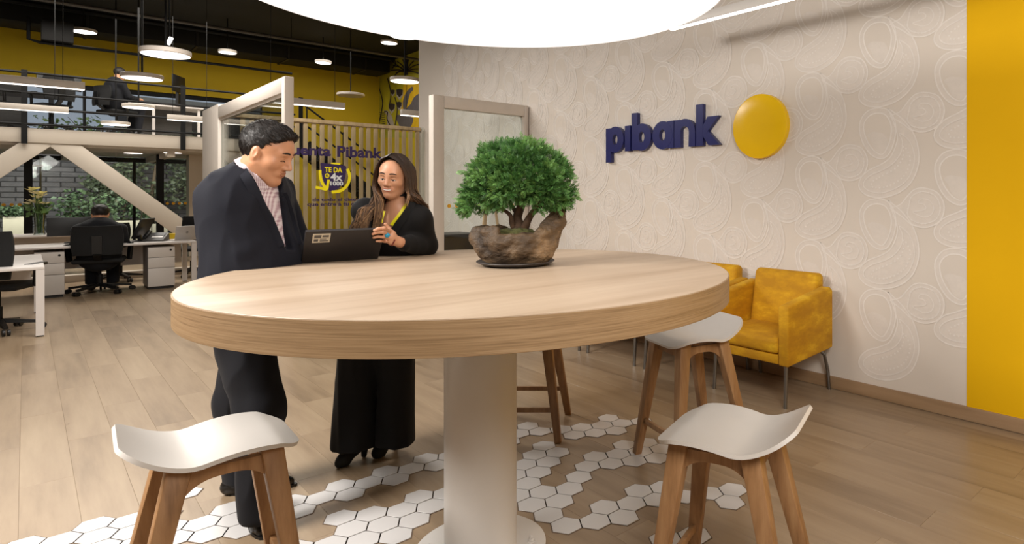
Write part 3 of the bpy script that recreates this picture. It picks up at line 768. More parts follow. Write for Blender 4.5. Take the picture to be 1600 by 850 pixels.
obj('pipe', MB().tube([(-.35, 0, .1), (-.35, 0, -.32), (-.2, 0, -.36), (4.2, 0, -.36)], .03, 8), M['blackmetal'], t)

# ---------------------------------------------------------------- pendants of the hall
M['pend'] = emit('pendant_diffuser', (1, .93, .85, 1), 3.0)
M['pend_off'] = plain('pendant_off', rgb(170, 165, 150), .5)
def pendant(label, px, py, wpx, dia=.47, on=True):
    Z = dia*FOC/wpx; p = at(px, py, Z)
    t = thing('disc_pendant', label, 'lamp', p, 0, 'small round pendant lamps of the hall')
    r = dia/2
    obj('shade', MB().lathe([(r*.96, 0), (r, .008), (r, .05), (r*.97, .056), (0, .056)], 40), M['frame'], t, smooth=True)
    obj('diffuser', MB().lathe([(0, -.003), (r*.94, -.003), (r*.955, .003), (0, .004)], 40), M['pend'] if on else M['pend_off'], t)
    obj('stem', MB().tube([(0, 0, .056), (0, 0, HC-p.z)], .012, 8), M['blackmetal'], t)
    return t
pendant('lit round pendant, largest of the small ones, before the yellow band above the desks', 259, 86, 66)
pendant('lit round pendant hanging beside the head of the man up on the mezzanine', 222, 123, 54)
pendant('lit round pendant just below the one by the mezzanine man', 216.5, 168.5, 41)
pendant('lit round pendant at the feet of the mezzanine man', 181, 195, 36, .44)
pendant('lit round lamp near the dark ceiling at upper left', 131, 50, 32, .42)
pendant('lit round lamp near the ceiling, left of the tall glass frame', 355.5, 82.5, 25, .35)
pendant('lit round lamp near the ceiling above the slat screen', 505, 98.5, 23, .36)
pendant('lit round lamp near the ceiling in front of the mural top', 608, 67.5, 25, .36)
pendant('lit round pendant in front of the mural tulips', 632.5, 127.5, 44)
pendant('lit round pendant partly covered by the rim of the huge lamp', 632, 57, 44, .42)
pendant('unlit round pendant above the slat screen, seen edge on', 548, 150, 40, .6, False)
def linlamp(label, A, B, z, L0=0, L1=0):
    a, b = on_z(*A, z), on_z(*B, z); y = (a.y+b.y)/2
    t = thing('linear_pendant', label, 'lamp', (a.x, y, z), 0, 'linear pendant lamps of the hall')
    x0, x1 = -L0, b.x-a.x+L1
    obj('housing', MB().box((x0, -.045, .004), (x1, .045, .10)), M['frame'], t, bevel=.003)
    obj('diffuser', MB().box((x0+.004, -.04, -.004), (x1-.004, .04, .004)), M['pend'], t)
    for f in (.12, .88): obj('wire', MB().tube([(x0+(x1-x0)*f, 0, .1), (x0+(x1-x0)*f, 0, HC-z)], .004, 6), M['blackmetal'], t)
linlamp('upper left linear pendant before the mezzanine chairs', (0, 130), (133, 140), 2.75, 1.0)
linlamp('lower left linear pendant before the mezzanine chair base', (0, 169.5), (107, 177), 2.75, .6)
linlamp('linear pendant just left of the tall glass frame', (262, 186.5), (330, 192), 2.75)
linlamp('linear pendant in front of the solid yellow wall, crossing the tall frame', (404, 159), (540, 170), 2.75)
linlamp('short linear pendant in front of the mural, cut by the papered wall', (625, 180), (668, 183), 2.75, 0, .4)
p = at(265, 64, 8.5)
t = thing('spot_lamp', 'small tilted tube spotlight above the largest pendant', 'lamp', p)
d = cv(.28, .5, 0).normalized()
obj('tube', MB().tube([-d*.055, d*.055], .026, 12), M['pend'], t)
obj('stem', MB().tube([(0, 0, .06), (0, 0, HC-p.z)], .008, 6), M['blackmetal'], t)
for px_, py, w, lb in ((120, 237, 22, 'flat lamp under the mezzanine near the truss top'), (208, 239.5, 20, 'tilted bright lamp under the mezzanine, middle one'), (270, 239, 22, 'round lamp under the mezzanine at right')):
    z = MZ-.33; q = on_z(px_, py, z) if py < HZ else None
    if q.y > YR-.3: q = on_y(px_, py, YR-.5)
    t = thing('soffit_lamp', lb, 'lamp', (q.x, q.y, min(q.z, MZ-.315)))
    obj('ring', MB().lathe([(.15, 0), (.16, .006), (.16, .03)], 24), M['frame'], t); obj('diffuser', MB().lathe([(0, -.004), (.145, -.004), (.15, .002), (0, .002)], 24), M['pend'], t)

# ---------------------------------------------------------------- outside: brick wall, planters, plants, neighbour, tree
bw_y = 22.6
obr = thing('garden_wall', 'dark brick garden wall outside the rear glazing', 'wall', (0, bw_y, 0))
M['brick'] = wood('dark_brick', [rgb(74, 68, 70), rgb(86, 80, 82), rgb(98, 91, 92)], (3, 3, 3), .8, .2, True, 2.0, rndtone=.2)
M['mortar'] = plain('dark_mortar', rgb(44, 40, 42), .9)
obj('wall_core', MB().box((-7, .02, -.2), (4.2, .3, 2.9)), M['mortar'], obr)
bx0, bz0 = -2.2, 1.0
bm_ = None; n = 0
zrow = 1.15
while zrow < 2.85:
    off = .28*(n % 2)
    x = -2.4+off
    while x < 3.2:
        if sum(1 for c in obr.children) > 299: break
        if bm_ is None:
            o = obj('brick', MB().box((0, 0, 0), (.53, .05, .115)), M['brick'], obr, bevel=.006, segs=1); bm_ = o.data
        else: o = link('brick', bm_, obr)
        o.location = (x, R_.uniform(-.006, .006), zrow); x += .56
    zrow += .135; n += 1
mb = MB(); zr = -.15; n = 1
while zr < 1.1:
    x = -6.6+.28*(n % 2)
    while x < 4.0: mb.box((x, 0, zr), (x+.53, .05, zr+.115)); x += .56
    zr += .135; n += 1
tag(obj('lower_bricks', mb, M['brick'], obr), kind='stuff')
struct('ground_outside', MB().box((-12, YR+.2, -.3), (14, 60, -.02)), plain('paving', rgb(120, 112, 104), .8, vs_=2, var=.15))
M['planter'] = plain('beige_planter', rgb(206, 192, 170), .6, var=.04)
M['soil'] = plain('soil', rgb(52, 40, 30), .9, var=.3)
def leaf_mat(name, c1, c2):
    m, nt, b = newmat(name); n = noise_node(nt, s=9, detail=2)
    r = ramp(nt, n.outputs['Fac'], [(.35, c1), (.65, c2)]); nt.links.new(r.outputs[0], b.inputs['Base Color']); b.inputs['Roughness'].default_value = .5
    return m
M['leafg'] = leaf_mat('garden_leaf', rgb(52, 68, 44), rgb(92, 110, 76))
M['leafd'] = leaf_mat('dark_leaf', rgb(60, 68, 52), rgb(92, 98, 74))
M['bark'] = plain('bark', rgb(92, 74, 58), .8, var=.2, vs_=30, bmp=.3)
def leaves(mb, c, rad, n, size, rng, flat=1.0):
    for _ in range(n):
        while True:
            v = Vector((rng.uniform(-1, 1), rng.uniform(-1, 1), rng.uniform(-1, 1)))
            if .15 < v.length < 1: break
        p = Vector(c)+Vector((v.x*rad[0], v.y*rad[1], v.z*rad[2]))
        d = Vector((rng.gauss(0, 1), rng.gauss(0, 1), rng.gauss(0, .6))).normalized(); s = d.cross(Vector((rng.gauss(0, 1), rng.gauss(0, 1), rng.gauss(0, 1)))).normalized()
        L = size*rng.uniform(.6, 1.3); w = L*.34
        mb.add([p, p+d*L*.5+s*w, p+d*L, p+d*L*.5-s*w], [(0, 1, 2, 3)])
rg = random.Random(3)
def planted(label, px0, px1, ptop, pbase, leaf_top, y, mat):
    a, b = on_y(px0, pbase, y), on_y(px1, pbase, y); zt = on_y(px0, ptop, y).z; zl = on_y((px0+px1)/2, leaf_top, y).z
    w = b.x-a.x
    t = thing('planter', label, 'planter', (a.x, y, 0))
    obj('box', MB().box((0, 0, 0), (w, .5, zt)), M['planter'], t, bevel=.01)
    obj('soil', MB().box((.03, .03, zt-.02), (w-.03, .47, zt+.01)), M['soil'], t)
    mb = MB(); n = int(420*max(1, w))
    h = zl-zt
    for k in range(max(2, int(w*3))): leaves(mb, (w*(k+.5)/max(2, int(w*3)), .25, zt+h*.5*rg.uniform(.8, 1.05)), (.34, .32, h*.55), n//max(2, int(w*3)), .11, rg)
    tag(obj('foliage', mb, mat, t), kind='stuff')
    for k in range(3): obj('stem', MB().tube([(w*(k+.5)/3, .25, zt), (w*(k+.5)/3+.05, .25, zt+h*.6)], .015, 6), M['bark'], t)
planted('beige planter with low leafy plant at the far left outside', 4, 41, 339, 366, 322, 20.2, M['leafg'])
planted('beige planter of bushy shrubs outside, left of the seated man', 104, 138, 344, 366, 296, 20.6, M['leafg'])
planted('long beige planter of bushy shrubs outside, above the seated man', 150, 236, 346, 366, 302, 20.0, M['leafg'])
planted('short beige planter outside, right of the diagonal truss foot', 238, 262, 350, 366, 326, 21.2, M['leafg'])
# a dark leafy tree trained on the brick wall
q = on_y(215, 290, 21.9)
t = thing('leafy_tree', 'dull green tree standing before the garden wall', 'tree', (q.x, 21.9, -.02))
mb = MB()
for _ in range(26): leaves(mb, (rg.uniform(-.9, 1.6), rg.uniform(-.35, .1), rg.uniform(1.3, 3.1)), (.5, .3, .35), 120, .13, rg)
tag(obj('foliage', mb, M['leafd'], t), kind='stuff')
obj('trunk', MB().tube([(.2, 0, 0), (.25, 0, .9), (.4, 0, 2.2)], [.07, .06, .03], 8), M['bark'], t)
q = on_y(160, 200, 24.5)
t = thing('sparse_tree', 'sparse bright green treetop seen through the mezzanine window', 'tree', (q.x, 24.5, -.02))
mb = MB(); zc = q.z
for _ in range(16): leaves(mb, (rg.uniform(-1.3, .9), rg.uniform(-.4, .4), zc+rg.uniform(-.9, .25)), (.45, .3, .25), 22, .17, rg)
tag(obj('foliage', mb, leaf_mat('bright_leaf', rgb(84, 104, 60), rgb(150, 166, 110)), t), kind='stuff')
obj('trunk', MB().tube([(0, 0, 0), (.1, 0, zc*.6), (.0, 0, zc)], [.09, .06, .02], 8), M['bark'], t)
for k in range(7): 
    a = Vector((rg.uniform(-1.2, .8), rg.uniform(-.2, .2), zc+rg.uniform(-.5, .3))); obj('branch', MB().tube([(0.05, 0, zc-.9), a*.5+Vector((0, 0, (zc-.7)*.5)), a], [.025, .016, .006], 6), M['bark'], t)
nb0 = on_y(198, 150, 26)
t = thing('neighbour_building', 'low grey brown building outside with a pale coping, right of the mezzanine man', 'building', (nb0.x, 26, 0))
obj('wall', MB().box((0, 0, -.1), (9, 3, nb0.z-.25)), plain('taupe_render', rgb(96, 86, 78), .8, vs_=2), t)
obj('coping', MB().box((-.1, -.1, nb0.z-.25), (9.1, 3.1, nb0.z)), plain('grey_coping', rgb(150, 146, 140), .7), t)
for k in range(3): obj('pilaster', MB().box((.9+k*2.3, -.06, 0), (1.15+k*2.3, 0, nb0.z-.26)), plain('pale_pilaster', rgb(160, 154, 148), .7), t)
nb1 = on_y(36, 140, 26)
t = thing('neighbour_house', 'grey brown house wall outside at the far left of the mezzanine window', 'building', (nb1.x-6, 26, 0))
obj('wall', MB().box((0, 0, -.1), (6, 3, nb1.z+.6)), plain('brown_render', rgb(84, 76, 70), .8, vs_=2), t)
obj('roof', MB().box((-.1, -.1, nb1.z+.6), (6.1, 3.1, nb1.z+.75)), M['steelgrey'], t)

# ---------------------------------------------------------------- office furniture
M['desk'] = plain('white_desk', rgb(214, 207, 202), .4, var=.02)
M['mesh'] = plain('black_mesh_fabric', rgb(13, 13, 14), .85, var=.2, vs_=80, bmp=.3, bs=300)
M['pedestal'] = plain('pedestal_grey', rgb(206, 199, 192), .45, var=.02)
M['pedside'] = plain('pedestal_side', rgb(128, 122, 118), .5, var=.03)
def desk(label, loc, w, d, h, legs=(1, 1), rz=0):
    t = thing('desk', label, 'desk', loc, rz, 'white desks of the office')
    obj('desktop', MB().box((0, 0, h-.028), (w, d, h)), M['desk'], t, bevel=.003)
    obj('modesty_panel', MB().box((.08, d-.06, h-.36), (w-.08, d-.04, h-.03)), M['desk'], t)
    for x, on_ in ((0, legs[0]), (w-.06, legs[1])):
        for y in ((0, d-.06) if on_ else ()):
            lg = obj('leg', MB().box((x, y, .012), (x+.06, y+.06, h-.029)), M['desk'], t)
            obj('foot', MB().box((x+.005, y+.005, 0), (x+.055, y+.055, .012)), M['blackplastic'], lg)
    return t
def pedestal(label, loc, w=.40, d=.52, h=.605):
    t = thing('drawer_pedestal', label, 'cabinet', loc, 0, 'white drawer pedestals')
    obj('body', MB().box((0, .02, .035), (w, d, h)), M['pedside'], t, bevel=.003)
    obj('plinth', MB().box((.01, .03, 0), (w-.01, d-.02, .035)), M['blackplastic'], t)
    zs = (.04, .305, .455, h-.003)
    for a, b in zip(zs, zs[1:]):
        dr = obj('drawer', MB().box((.002, 0, a), (w-.002, .02, b-.006)), M['pedestal'], t, bevel=.002)
    obj('lock', MB().lathe([(.014, 0), (.014, .01), (.0, .011)], 12), M['blackplastic'], dr).matrix_local = Matrix.Translation((w-.05, 0, h-.05)) @ Matrix.Rotation(PI/2, 4, 'X')
    return t
def office_chair(label, loc, rz, back_h=.98, group='black mesh office chairs'):
    """local: faces +Y"""
    t = thing('office_chair', label, 'chair', loc, rz, group)
    obj('seat', MB().box((-.235, -.22, .42), (.235, .25, .48)), M['mesh'], t, bevel=.025, segs=3)
    pr = []
    mb = MB(); nx, nz = 9, 8; vs = []
    for k in range(nz):
        z = .54+(back_h-.54)*k/(nz-1)
        for i in range(nx):
            u = i/(nx-1)*2-1; w = .215+.02*math.sin(PI*k/(nz-1))
            y = -.27-.05*(k/(nz-1))+.035*math.cos(PI*k/(nz-1)*1.1)*-1+.05*u*u
            vs.append((u*w, y, z))
    n = len(vs); vs += [(x, y-.028, z) for x, y, z in vs]; fs = []
    for k in range(nz-1):
        for i in range(nx-1):
            q = (k*nx+i, k*nx+i+1, (k+1)*nx+i+1, (k+1)*nx+i); fs.append(q); fs.append(tuple(n+a for a in reversed(q)))
    rim = list(range(nx))+[k*nx+nx-1 for k in range(1, nz)]+[(nz-1)*nx+i for i in range(nx-2, -1, -1)]+[k*nx for k in range(nz-2, 0, -1)]
    for a, b in zip(rim, rim[1:]+rim[:1]): fs.append((a, n+a, n+b, b))
    obj('backrest', mb.add(vs, fs), M['mesh'], t, smooth=True)
    obj('back_frame', MB().bar((0, -.16, .43), (0, -.33, .56), .07, .03).bar((0, -.33, .56), (0, -.355, .80), .09, .025), M['blackplastic'], t)
    for s in (-1, 1):
        obj('armrest', MB().bar((s*.27, 0.02, .44), (s*.285, .0, .64), .03, .06).box((s*.285-.035, -.13, .64), (s*.285+.035, .14, .67)), M['blackplastic'], t, bevel=.006)
    obj('column', MB().tube([(0, 0, .09), (0, 0, .25), (0, 0, .251), (0, 0, .42)], [.028, .028, .016, .016], 12), M['blackmetal'], t)
    for k in range(5):
        a = 2*PI*k/5+.3; e = Vector((math.cos(a), math.sin(a), 0))
        lg = obj('base_arm', MB().bar(e*.03+UP*.11, e*.30+UP*.075, .05, .04, (0, 0, 1), .035, .025), M['blackplastic'], t)
        for s in (-1, 1):
            c = e*.31+Vector((-e.y, e.x, 0))*s*.018
            mb = MB().lathe([(0, -.01), (.03, -.01), (.03, .01), (0, .01)], 14); mt = Matrix.Translation(c+UP*.03) @ e.to_track_quat('X', 'Z').to_matrix().to_4x4() @ Matrix.Rotation(PI/2, 4, 'X')
            mb.v = [tuple(mt @ Vector(v)) for v in mb.v]; obj('castor', mb, M['blackplastic'], lg)
    return t
DZ = .67
DY = on_z(75, 466, 0).y-.03
xl1 = on_y(75, 400, DY).x
pA = on_z(52, 466.5, 0); pB = on_z(219, 453, 0)
wA = on_y(101, 440, DY).x-on_y(53, 440, DY).x; wB = on_y(273.5, 430, DY).x-on_y(231, 430, DY).x
pedestal('white three drawer pedestal left of the seated man', (on_y(53, 440, DY).x, DY, 0), wA)
pedestal('white three drawer pedestal with black lock right of the seated man', (on_y(231, 430, DY).x, DY, 0), wB)
dr_ = on_y(306, 380, DY).x
desk('long white desk the seated man works at, right part', (on_y(150, 390, DY).x, DY-.06, 0), dr_-on_y(150, 390, DY).x, .8, DZ, (0, 1))
desk('long white desk left of the seated man, over the left pedestal', (on_y(150, 390, DY).x-1.72, DY-.06, 0), 1.71, .8, DZ, (1, 0))
pC = on_z(25, 366, DZ+.0)
desk('white desk further back beneath the vase of flowers', (-1.9, 13.9, 0), 2.75, .8, DZ+.02)
# near left desk
dn = on_z(65, 400, .66)
desk('white desk end at the left edge, nearest of the desks', (dn.x-2.6, on_z(56, 418, .66).y, 0), 2.6, dn.y-on_z(56, 418, .66).y+.25, .665)
def chair_at(label, px_, py, rz, bh=.98): p = on_z(px_, py, 0); return office_chair(label, (p.x, p.y, 0), rz, bh)
mc = chair_at('black office chair the desk man sits in, seen from behind', 156, 457, math.radians(-8), .93); mc.scale = (1.15, 1.15, 1)
chair_at('black office chair at the left edge by the nearest desk', -2, 519, math.radians(-25), 1.0)
chair_at('empty black office chair behind the desk, close to the man', 188, 439, PI+.3, .9)
chair_at('black office chair at the right desk end, beside the tall white column', 300, 431, PI-.5, .98)
def on_desk(px_, y): return on_y(px_, 380, y).x
t = thing('desk_phone', 'black desk phone on the desk right of the seated man', 'phone', (on_desk(244, DY+.3), DY+.3, DZ), math.radians(-30))
mb = MB().add([(-.13, -.10, 0), (.13, -.10, 0), (.13, .1, 0), (-.13, .1, 0), (-.13, -.10, .02), (.13, -.10, .02), (.13, .09, .12), (-.13, .09, .12)], [(3, 2, 1, 0), (4, 5, 6, 7), (0, 1, 5, 4), (1, 2, 6, 5), (2, 3, 7, 6), (3, 0, 4, 7)])
obj('base', mb, M['steelgrey'], t, bevel=.008)
obj('handset', MB().bar((-.115, -.08, .05), (-.115, .09, .145), .05, .035), M['blackplastic'], t, bevel=.01)
obj('screen', MB().add([(-.04, .0, .082), (.1, .0, .082), (.1, .075, .121), (-.04, .075, .121)], [(0, 1, 2, 3)]), M['blackplastic'], t)
obj('label_strip', MB().add([(-.04, -.05, .053), (.1, -.05, .053), (.1, -.015, .073), (-.04, -.015, .073)], [(0, 1, 2, 3)]), M['white'], t)
t = thing('monitor', 'slim black monitor seen edge on beside the desk phone', 'monitor', (on_desk(219, DY+.45), DY+.45, DZ), math.radians(62))
obj('screen', MB().bar((0, .02, .05), (0, -.10, .33), .42, .02, (0, 1, 0)), M['blackplastic'], t, bevel=.004)
obj('foot', MB().box((-.1, -.08, 0), (.1, .08, .012)).bar((0, 0, .01), (0, .02, .14), .04), M['blackplastic'], t)
t = thing('monitor', 'black monitor standing behind the seated man', 'monitor', (on_desk(116, DY+.7), DY+.7, DZ), PI)
obj('screen', MB().box((-.28, -.015, .1), (.28, .015, .36)), M['blackplastic'], t, bevel=.004); obj('foot', MB().box((-.1, -.08, 0), (.1, .08, .012)).bar((0, .0, .01), (0, 0, .2), .04), M['blackplastic'], t)
t = thing('laptop', 'open silver laptop showing its pale back at the right desk end', 'laptop', (on_desk(290, DY+.2), DY+.2, DZ), math.radians(25))
obj('base', MB().box((-.16, 0, 0), (.16, .22, .014)), M['desk'], t, bevel=.003)
ld = obj('lid', MB().bar((0, -.002, .012), (0, -.05, .215), .32, .008, (0, 1, 0)), plain('silver_lid', rgb(190, 186, 184), .4, .2), t, bevel=.003)
obj('lid_emblem', MB().lathe([(.018, 0), (.018, .003)], 14), plain('grey_emblem', rgb(130, 128, 126), .4), ld).matrix_local = Matrix.Translation((0, -.034, .12)) @ Matrix.Rotation(PI/2+.24, 4, 'X')
t = thing('desk_box', 'small mustard yellow box on the desk beside the silver laptop', 'box', (on_desk(270, DY+.55), DY+.55, DZ), .2)
obj('body', MB().box((-.06, -.05, 0), (.06, .05, .075)), M['yellowwall'], t, bevel=.004); obj('lid', MB().box((-.063, -.053, .075), (.063, .053, .09)), M['yellowwall'], t, bevel=.003)
# vase
vy = 14.15; vx = on_y(62, 362, vy).x
t = thing('flower_vase', 'glass vase of pale yellow flowers on the back desk', 'vase', (vx, vy, DZ+.02))
vg = glass('vase_glass', (.85, .9, .88, 1), .8)
obj('vase', MB().lathe([(.0, 0), (.07, 0), (.075, .01), (.06, .15), (.075, .32), (.08, .36), (.072, .36), (.055, .15), (.065, .02), (0, .02)], 24), vg, t, smooth=True)
M['petal'] = plain('cream_petal', rgb(228, 219, 168), .6, var=.15, vs_=20)
M['stemg'] = leaf_mat('stem_green', rgb(56, 86, 40), rgb(88, 120, 60))
for k in range(17):
    a = rg.uniform(0, 2*PI); rr = rg.uniform(.02, .24); z = .62+rg.uniform(-.14, .16)-rr*.4; p = Vector((rr*math.cos(a), rr*math.sin(a), z))
    stm = obj('stem', MB().tube([(p.x*.1, p.y*.1, .03), p*.5+Vector((0, 0, .12)), p], .006, 5), M['stemg'], t)
    mb = MB()
    for j in range(7):
        b = 2*PI*j/7; e = Vector((math.cos(b), math.sin(b), .55))  .normalized()*.095; s = Vector((-math.sin(b), math.cos(b), 0))*.032
        mb.add([p, p+e*.6+s, p+e, p+e*.6-s], [(0, 1, 2, 3)])
    obj('flower', mb, M['petal'], stm)
mb = MB(); leaves(mb, (0, 0, .42), (.16, .16, .12), 60, .1, rg); tag(obj('leaves', mb, M['stemg'], t), kind='stuff')
t = thing('steel_rack', 'thin steel ladder rack standing behind the flower vase', 'rack', (on_y(53, 330, 17.0).x, 17.0, 0))
for x in (-.09, .09): obj('upright', MB().tube([(x, 0, 0), (x, 0, MZ-.42)], .018, 8), M['chrome'], t)
for k in range(6): obj('rung', MB().tube([(-.09, 0, .5+k*.28), (.09, 0, .5+k*.28)], .012, 6), M['chrome'], t)
obj('shelf', MB().box((-.13, -.08, 1.9), (.13, .08, 1.93)), M['white'], t)
struct('trim_3', MB().box((-5, 12.95, -.004), (2.9, 13.1, .11)), M['beam'], bevel=.004)
# white bench/desk piece behind the glass partition foot
# mezzanine furniture
t = thing('desk', 'long grey desk on the mezzanine in front of the seated man', 'desk', (on_y(196, 160, 16.4).x, 16.4, MZ), 0)
mw = on_y(318, 160, 16.4).x-t.location.x
obj('desktop', MB().box((0, 0, .69), (mw, .8, .72)), M['desk'], t); 
for x in (.05, mw*.33, mw-.1): obj('leg', MB().box((x, .05, 0), (x+.05, .10, .69)), M['desk'], t)
obj('modesty_panel', MB().box((.1, .7, .15), (mw-.1, .72, .69)), M['steelgrey'], t)
t = thing('monitor', 'black monitor on the mezzanine desk facing the man', 'monitor', (on_y(279, 140, 16.5).x, 16.5, MZ+.72), math.radians(60))
obj('screen', MB().box((-.28, -.012, .30), (.28, .012, .66)), M['blackplastic'], t, bevel=.004); obj('foot', MB().box((-.13, -.1, 0), (.13, .1, .015)).bar((0, .02, .01), (0, .02, .42), .05), M['blackplastic'], t)
t = thing('monitor', 'wide black monitor behind the mezzanine rail at upper left', 'monitor', (on_y(95, 135, 16.2).x, 16.2, MZ+.72), math.radians(12))
obj('screen', MB().box((-.34, -.012, .1), (.3, .012, .37)), M['blackplastic'], t, bevel=.004); obj('foot', MB().box((-.12, -.1, 0), (.12, .1, .015)).bar((0, .02, .01), (0, .02, .2), .05), M['blackplastic'], t)
t = thing('desk', 'dark edged desk on the mezzanine under the wide monitor', 'desk', (on_y(20, 160, 15.9).x-1.0, 16.0, MZ), 0)
mw = on_y(112, 160, 15.9).x-t.location.x
obj('desktop', MB().box((0, 0, .69), (mw, .8, .72)), M['blackplastic'], t)
for x in (.05, mw-.3): obj('leg', MB().box((x, .05, 0), (x+.06, .7, .69)), M['blackplastic'], t)
def mchair(label, px_, y, rz, bh): return office_chair(label, (on_y(px_, 200, y).x, y, MZ), rz, bh, 'office chairs on the mezzanine')
mchair('black office chair on the mezzanine under the wide monitor', 80, 15.7, .4, .98)
mchair('black office chair at the far left of the mezzanine', -16, 15.75, -.9, .9)
MANCH = mchair('office chair the mezzanine man sits on', 182, 15.9, math.radians(-62), .92)

# ---------------------------------------------------------------- bonsai in a driftwood bowl on a dark saucer
BP = on_z(806, 414, TZ); BP = Vector((BP.x, BP.y, TZ))
t = thing('saucer', 'dark round saucer under the bonsai bowl', 'saucer', BP)
M['slate'] = plain('dark_slate', rgb(58, 52, 50), .5, var=.1, vs_=20)
obj('plate', MB().lathe([(0, 0), (.115, 0), (.15, .012), (.158, .017), (.157, .02), (.148, .017), (.115, .008), (0, .008)], 56), M['slate'], t, smooth=True)

# ---------------------------------------------------------------- smooth solids: distance fields meshed with surface nets
class SDF:
    def __init__(s, lo, hi, h, fine=()):
        s.ax = []
        for i in range(3):
            x = lo[i]; out = [x]
            while x < hi[i]:
                st = h
                for fl, fh, fs in fine:
                    if fl[i]-h <= x <= fh[i]: st = min(st, fs)
                x += st; out.append(x)
            s.ax.append(np.array(out, np.float32))
        s.F = np.full([len(a) for a in s.ax], 9., np.float32)
    def sub(s, lo, hi):
        sl = []
        for i in range(3):
            a = max(0, int(np.searchsorted(s.ax[i], lo[i]))-1); b = min(len(s.ax[i]), int(np.searchsorted(s.ax[i], hi[i]))+2)
            if b <= a: return None, None
            sl.append(slice(a, b))
        X = np.meshgrid(s.ax[0][sl[0]], s.ax[1][sl[1]], s.ax[2][sl[2]], indexing='ij')
        return tuple(sl), X
    def put(s, sl, d, k, op):
        F = s.F[sl]
        if op == 'add':
            if k > 0:
                h = np.clip(.5+.5*(F-d)/k, 0, 1); s.F[sl] = F+(d-F)*h-k*h*(1-h)
            else: s.F[sl] = np.minimum(F, d)
        elif op == 'cut':
            if k > 0:
                h = np.clip(.5-.5*(F+d)/k, 0, 1); s.F[sl] = F+(-d-F)*h+k*h*(1-h)
            else: s.F[sl] = np.maximum(F, -d)
    def cone(s, a, b, r1, r2=None, k=.02, op='add', side=None, flat=1.):
        """tapered capsule; with side given its cross-section is flat times as deep as it is wide along side"""
        a = np.array(a, float); b = np.array(b, float); r2 = r1 if r2 is None else r2
        m = max(r1, r2)*max(1, flat)+k+.03
        sl, X = s.sub(np.minimum(a, b)-m, np.maximum(a, b)+m)
        if sl is None: return s
        ab = b-a; L2 = max(ab@ab, 1e-9)
        P = [X[i]-np.float32(a[i]) for i in range(3)]
        t = np.clip((P[0]*ab[0]+P[1]*ab[1]+P[2]*ab[2])/L2, 0, 1).astype(np.float32)
        D = [P[i]-t*np.float32(ab[i]) for i in range(3)]
        r = r1+(r2-r1)*t
        if side is not None:
            n = np.array(side, float); n /= np.linalg.norm(n)
            dn = D[0]*n[0]+D[1]*n[1]+D[2]*n[2]
            q2 = D[0]**2+D[1]**2+D[2]**2-dn**2           # across the flat direction
            d = (np.sqrt(np.maximum(dn**2+q2/flat**2, 1e-12))-r)*min(1, flat) if flat <= 1 else (np.sqrt(np.maximum(dn**2+q2/flat**2, 1e-12))-r)
        else: d = np.sqrt(D[0]**2+D[1]**2+D[2]**2)-r
        s.put(sl, d, k, op); return s
    def ell(s, c, r, ax=None, k=.02, op='add'):
        """ellipsoid with radii r along the three axes ax"""
        c = np.array(c, float); m = max(r)+k+.03
        sl, X = s.sub(c-m, c+m)
        if sl is None: return s
        P = [X[i]-np.float32(c[i]) for i in range(3)]
        A = ax if ax is not None else (Vector((1, 0, 0)), Vector((0, 1, 0)), Vector((0, 0, 1)))
        q = [(P[0]*a[0]+P[1]*a[1]+P[2]*a[2]) for a in A]
        k0 = np.sqrt(sum((q[i]/r[i])**2 for i in range(3))+1e-9); k1 = np.sqrt(sum((q[i]/r[i]**2)**2 for i in range(3))+1e-9)
        s.put(sl, (k0*(k0-1)/k1).astype(np.float32), k, op); return s
    def half(s, c, n, k=.0, keep=None):
        """cut away the side of a plane the normal points to (optionally only inside a ball keep=(centre, radius))"""
        n = np.array(n, float); n /= np.linalg.norm(n); c = np.array(c, float)
        if keep: sl, X = s.sub(np.array(keep[0])-keep[1], np.array(keep[0])+keep[1])
        else: sl, X = s.sub([a[0] for a in s.ax], [a[-1] for a in s.ax])
        d = -((X[0]-c[0])*n[0]+(X[1]-c[1])*n[1]+(X[2]-c[2])*n[2])
        s.put(sl, d.astype(np.float32), k, 'cut'); return s
    def wedge(s, poly, zmin, zmax, k=.004):
        """cut the part of the solid seen through a polygon of survey pixels, between two distances"""
        P = np.array(poly, float); c = [on for on in (at(x, y, z) for x, y in poly for z in (zmin, zmax))]
        lo = np.array([min(p[i] for p in c) for i in range(3)])-.02; hi = np.array([max(p[i] for p in c) for i in range(3)])+.02
        sl, X = s.sub(lo, hi)
        Zd = X[0]*FW.x+X[1]*FW.y; px = CX+FOC*(X[0]*RT.x+X[1]*RT.y)/Zd; py = HZ-FOC*(X[2]-EYE)/Zd
        d = np.full(px.shape, 1e9); ins = np.zeros(px.shape, bool); n = len(P)
        for i in range(n):
            a, b = P[i-1], P[i]; e = b-a; wx, wy = px-a[0], py-a[1]
            t = np.clip((wx*e[0]+wy*e[1])/(e@e), 0, 1); d = np.minimum(d, (wx-e[0]*t)**2+(wy-e[1]*t)**2)
            c1 = (a[1] > py) != (b[1] > py); xi = (b[0]-a[0])*(py-a[1])/np.where(abs(b[1]-a[1]) < 1e-9, 1e-9, b[1]-a[1])+a[0]
            ins ^= c1 & (px < xi)
        d = np.sqrt(d)*Zd/FOC; d = np.where(ins, -d, d); d = np.maximum(d, Zd-zmax); d = np.maximum(d, zmin-Zd)
        s.put(sl, d.astype(np.float32), k, 'cut'); return s
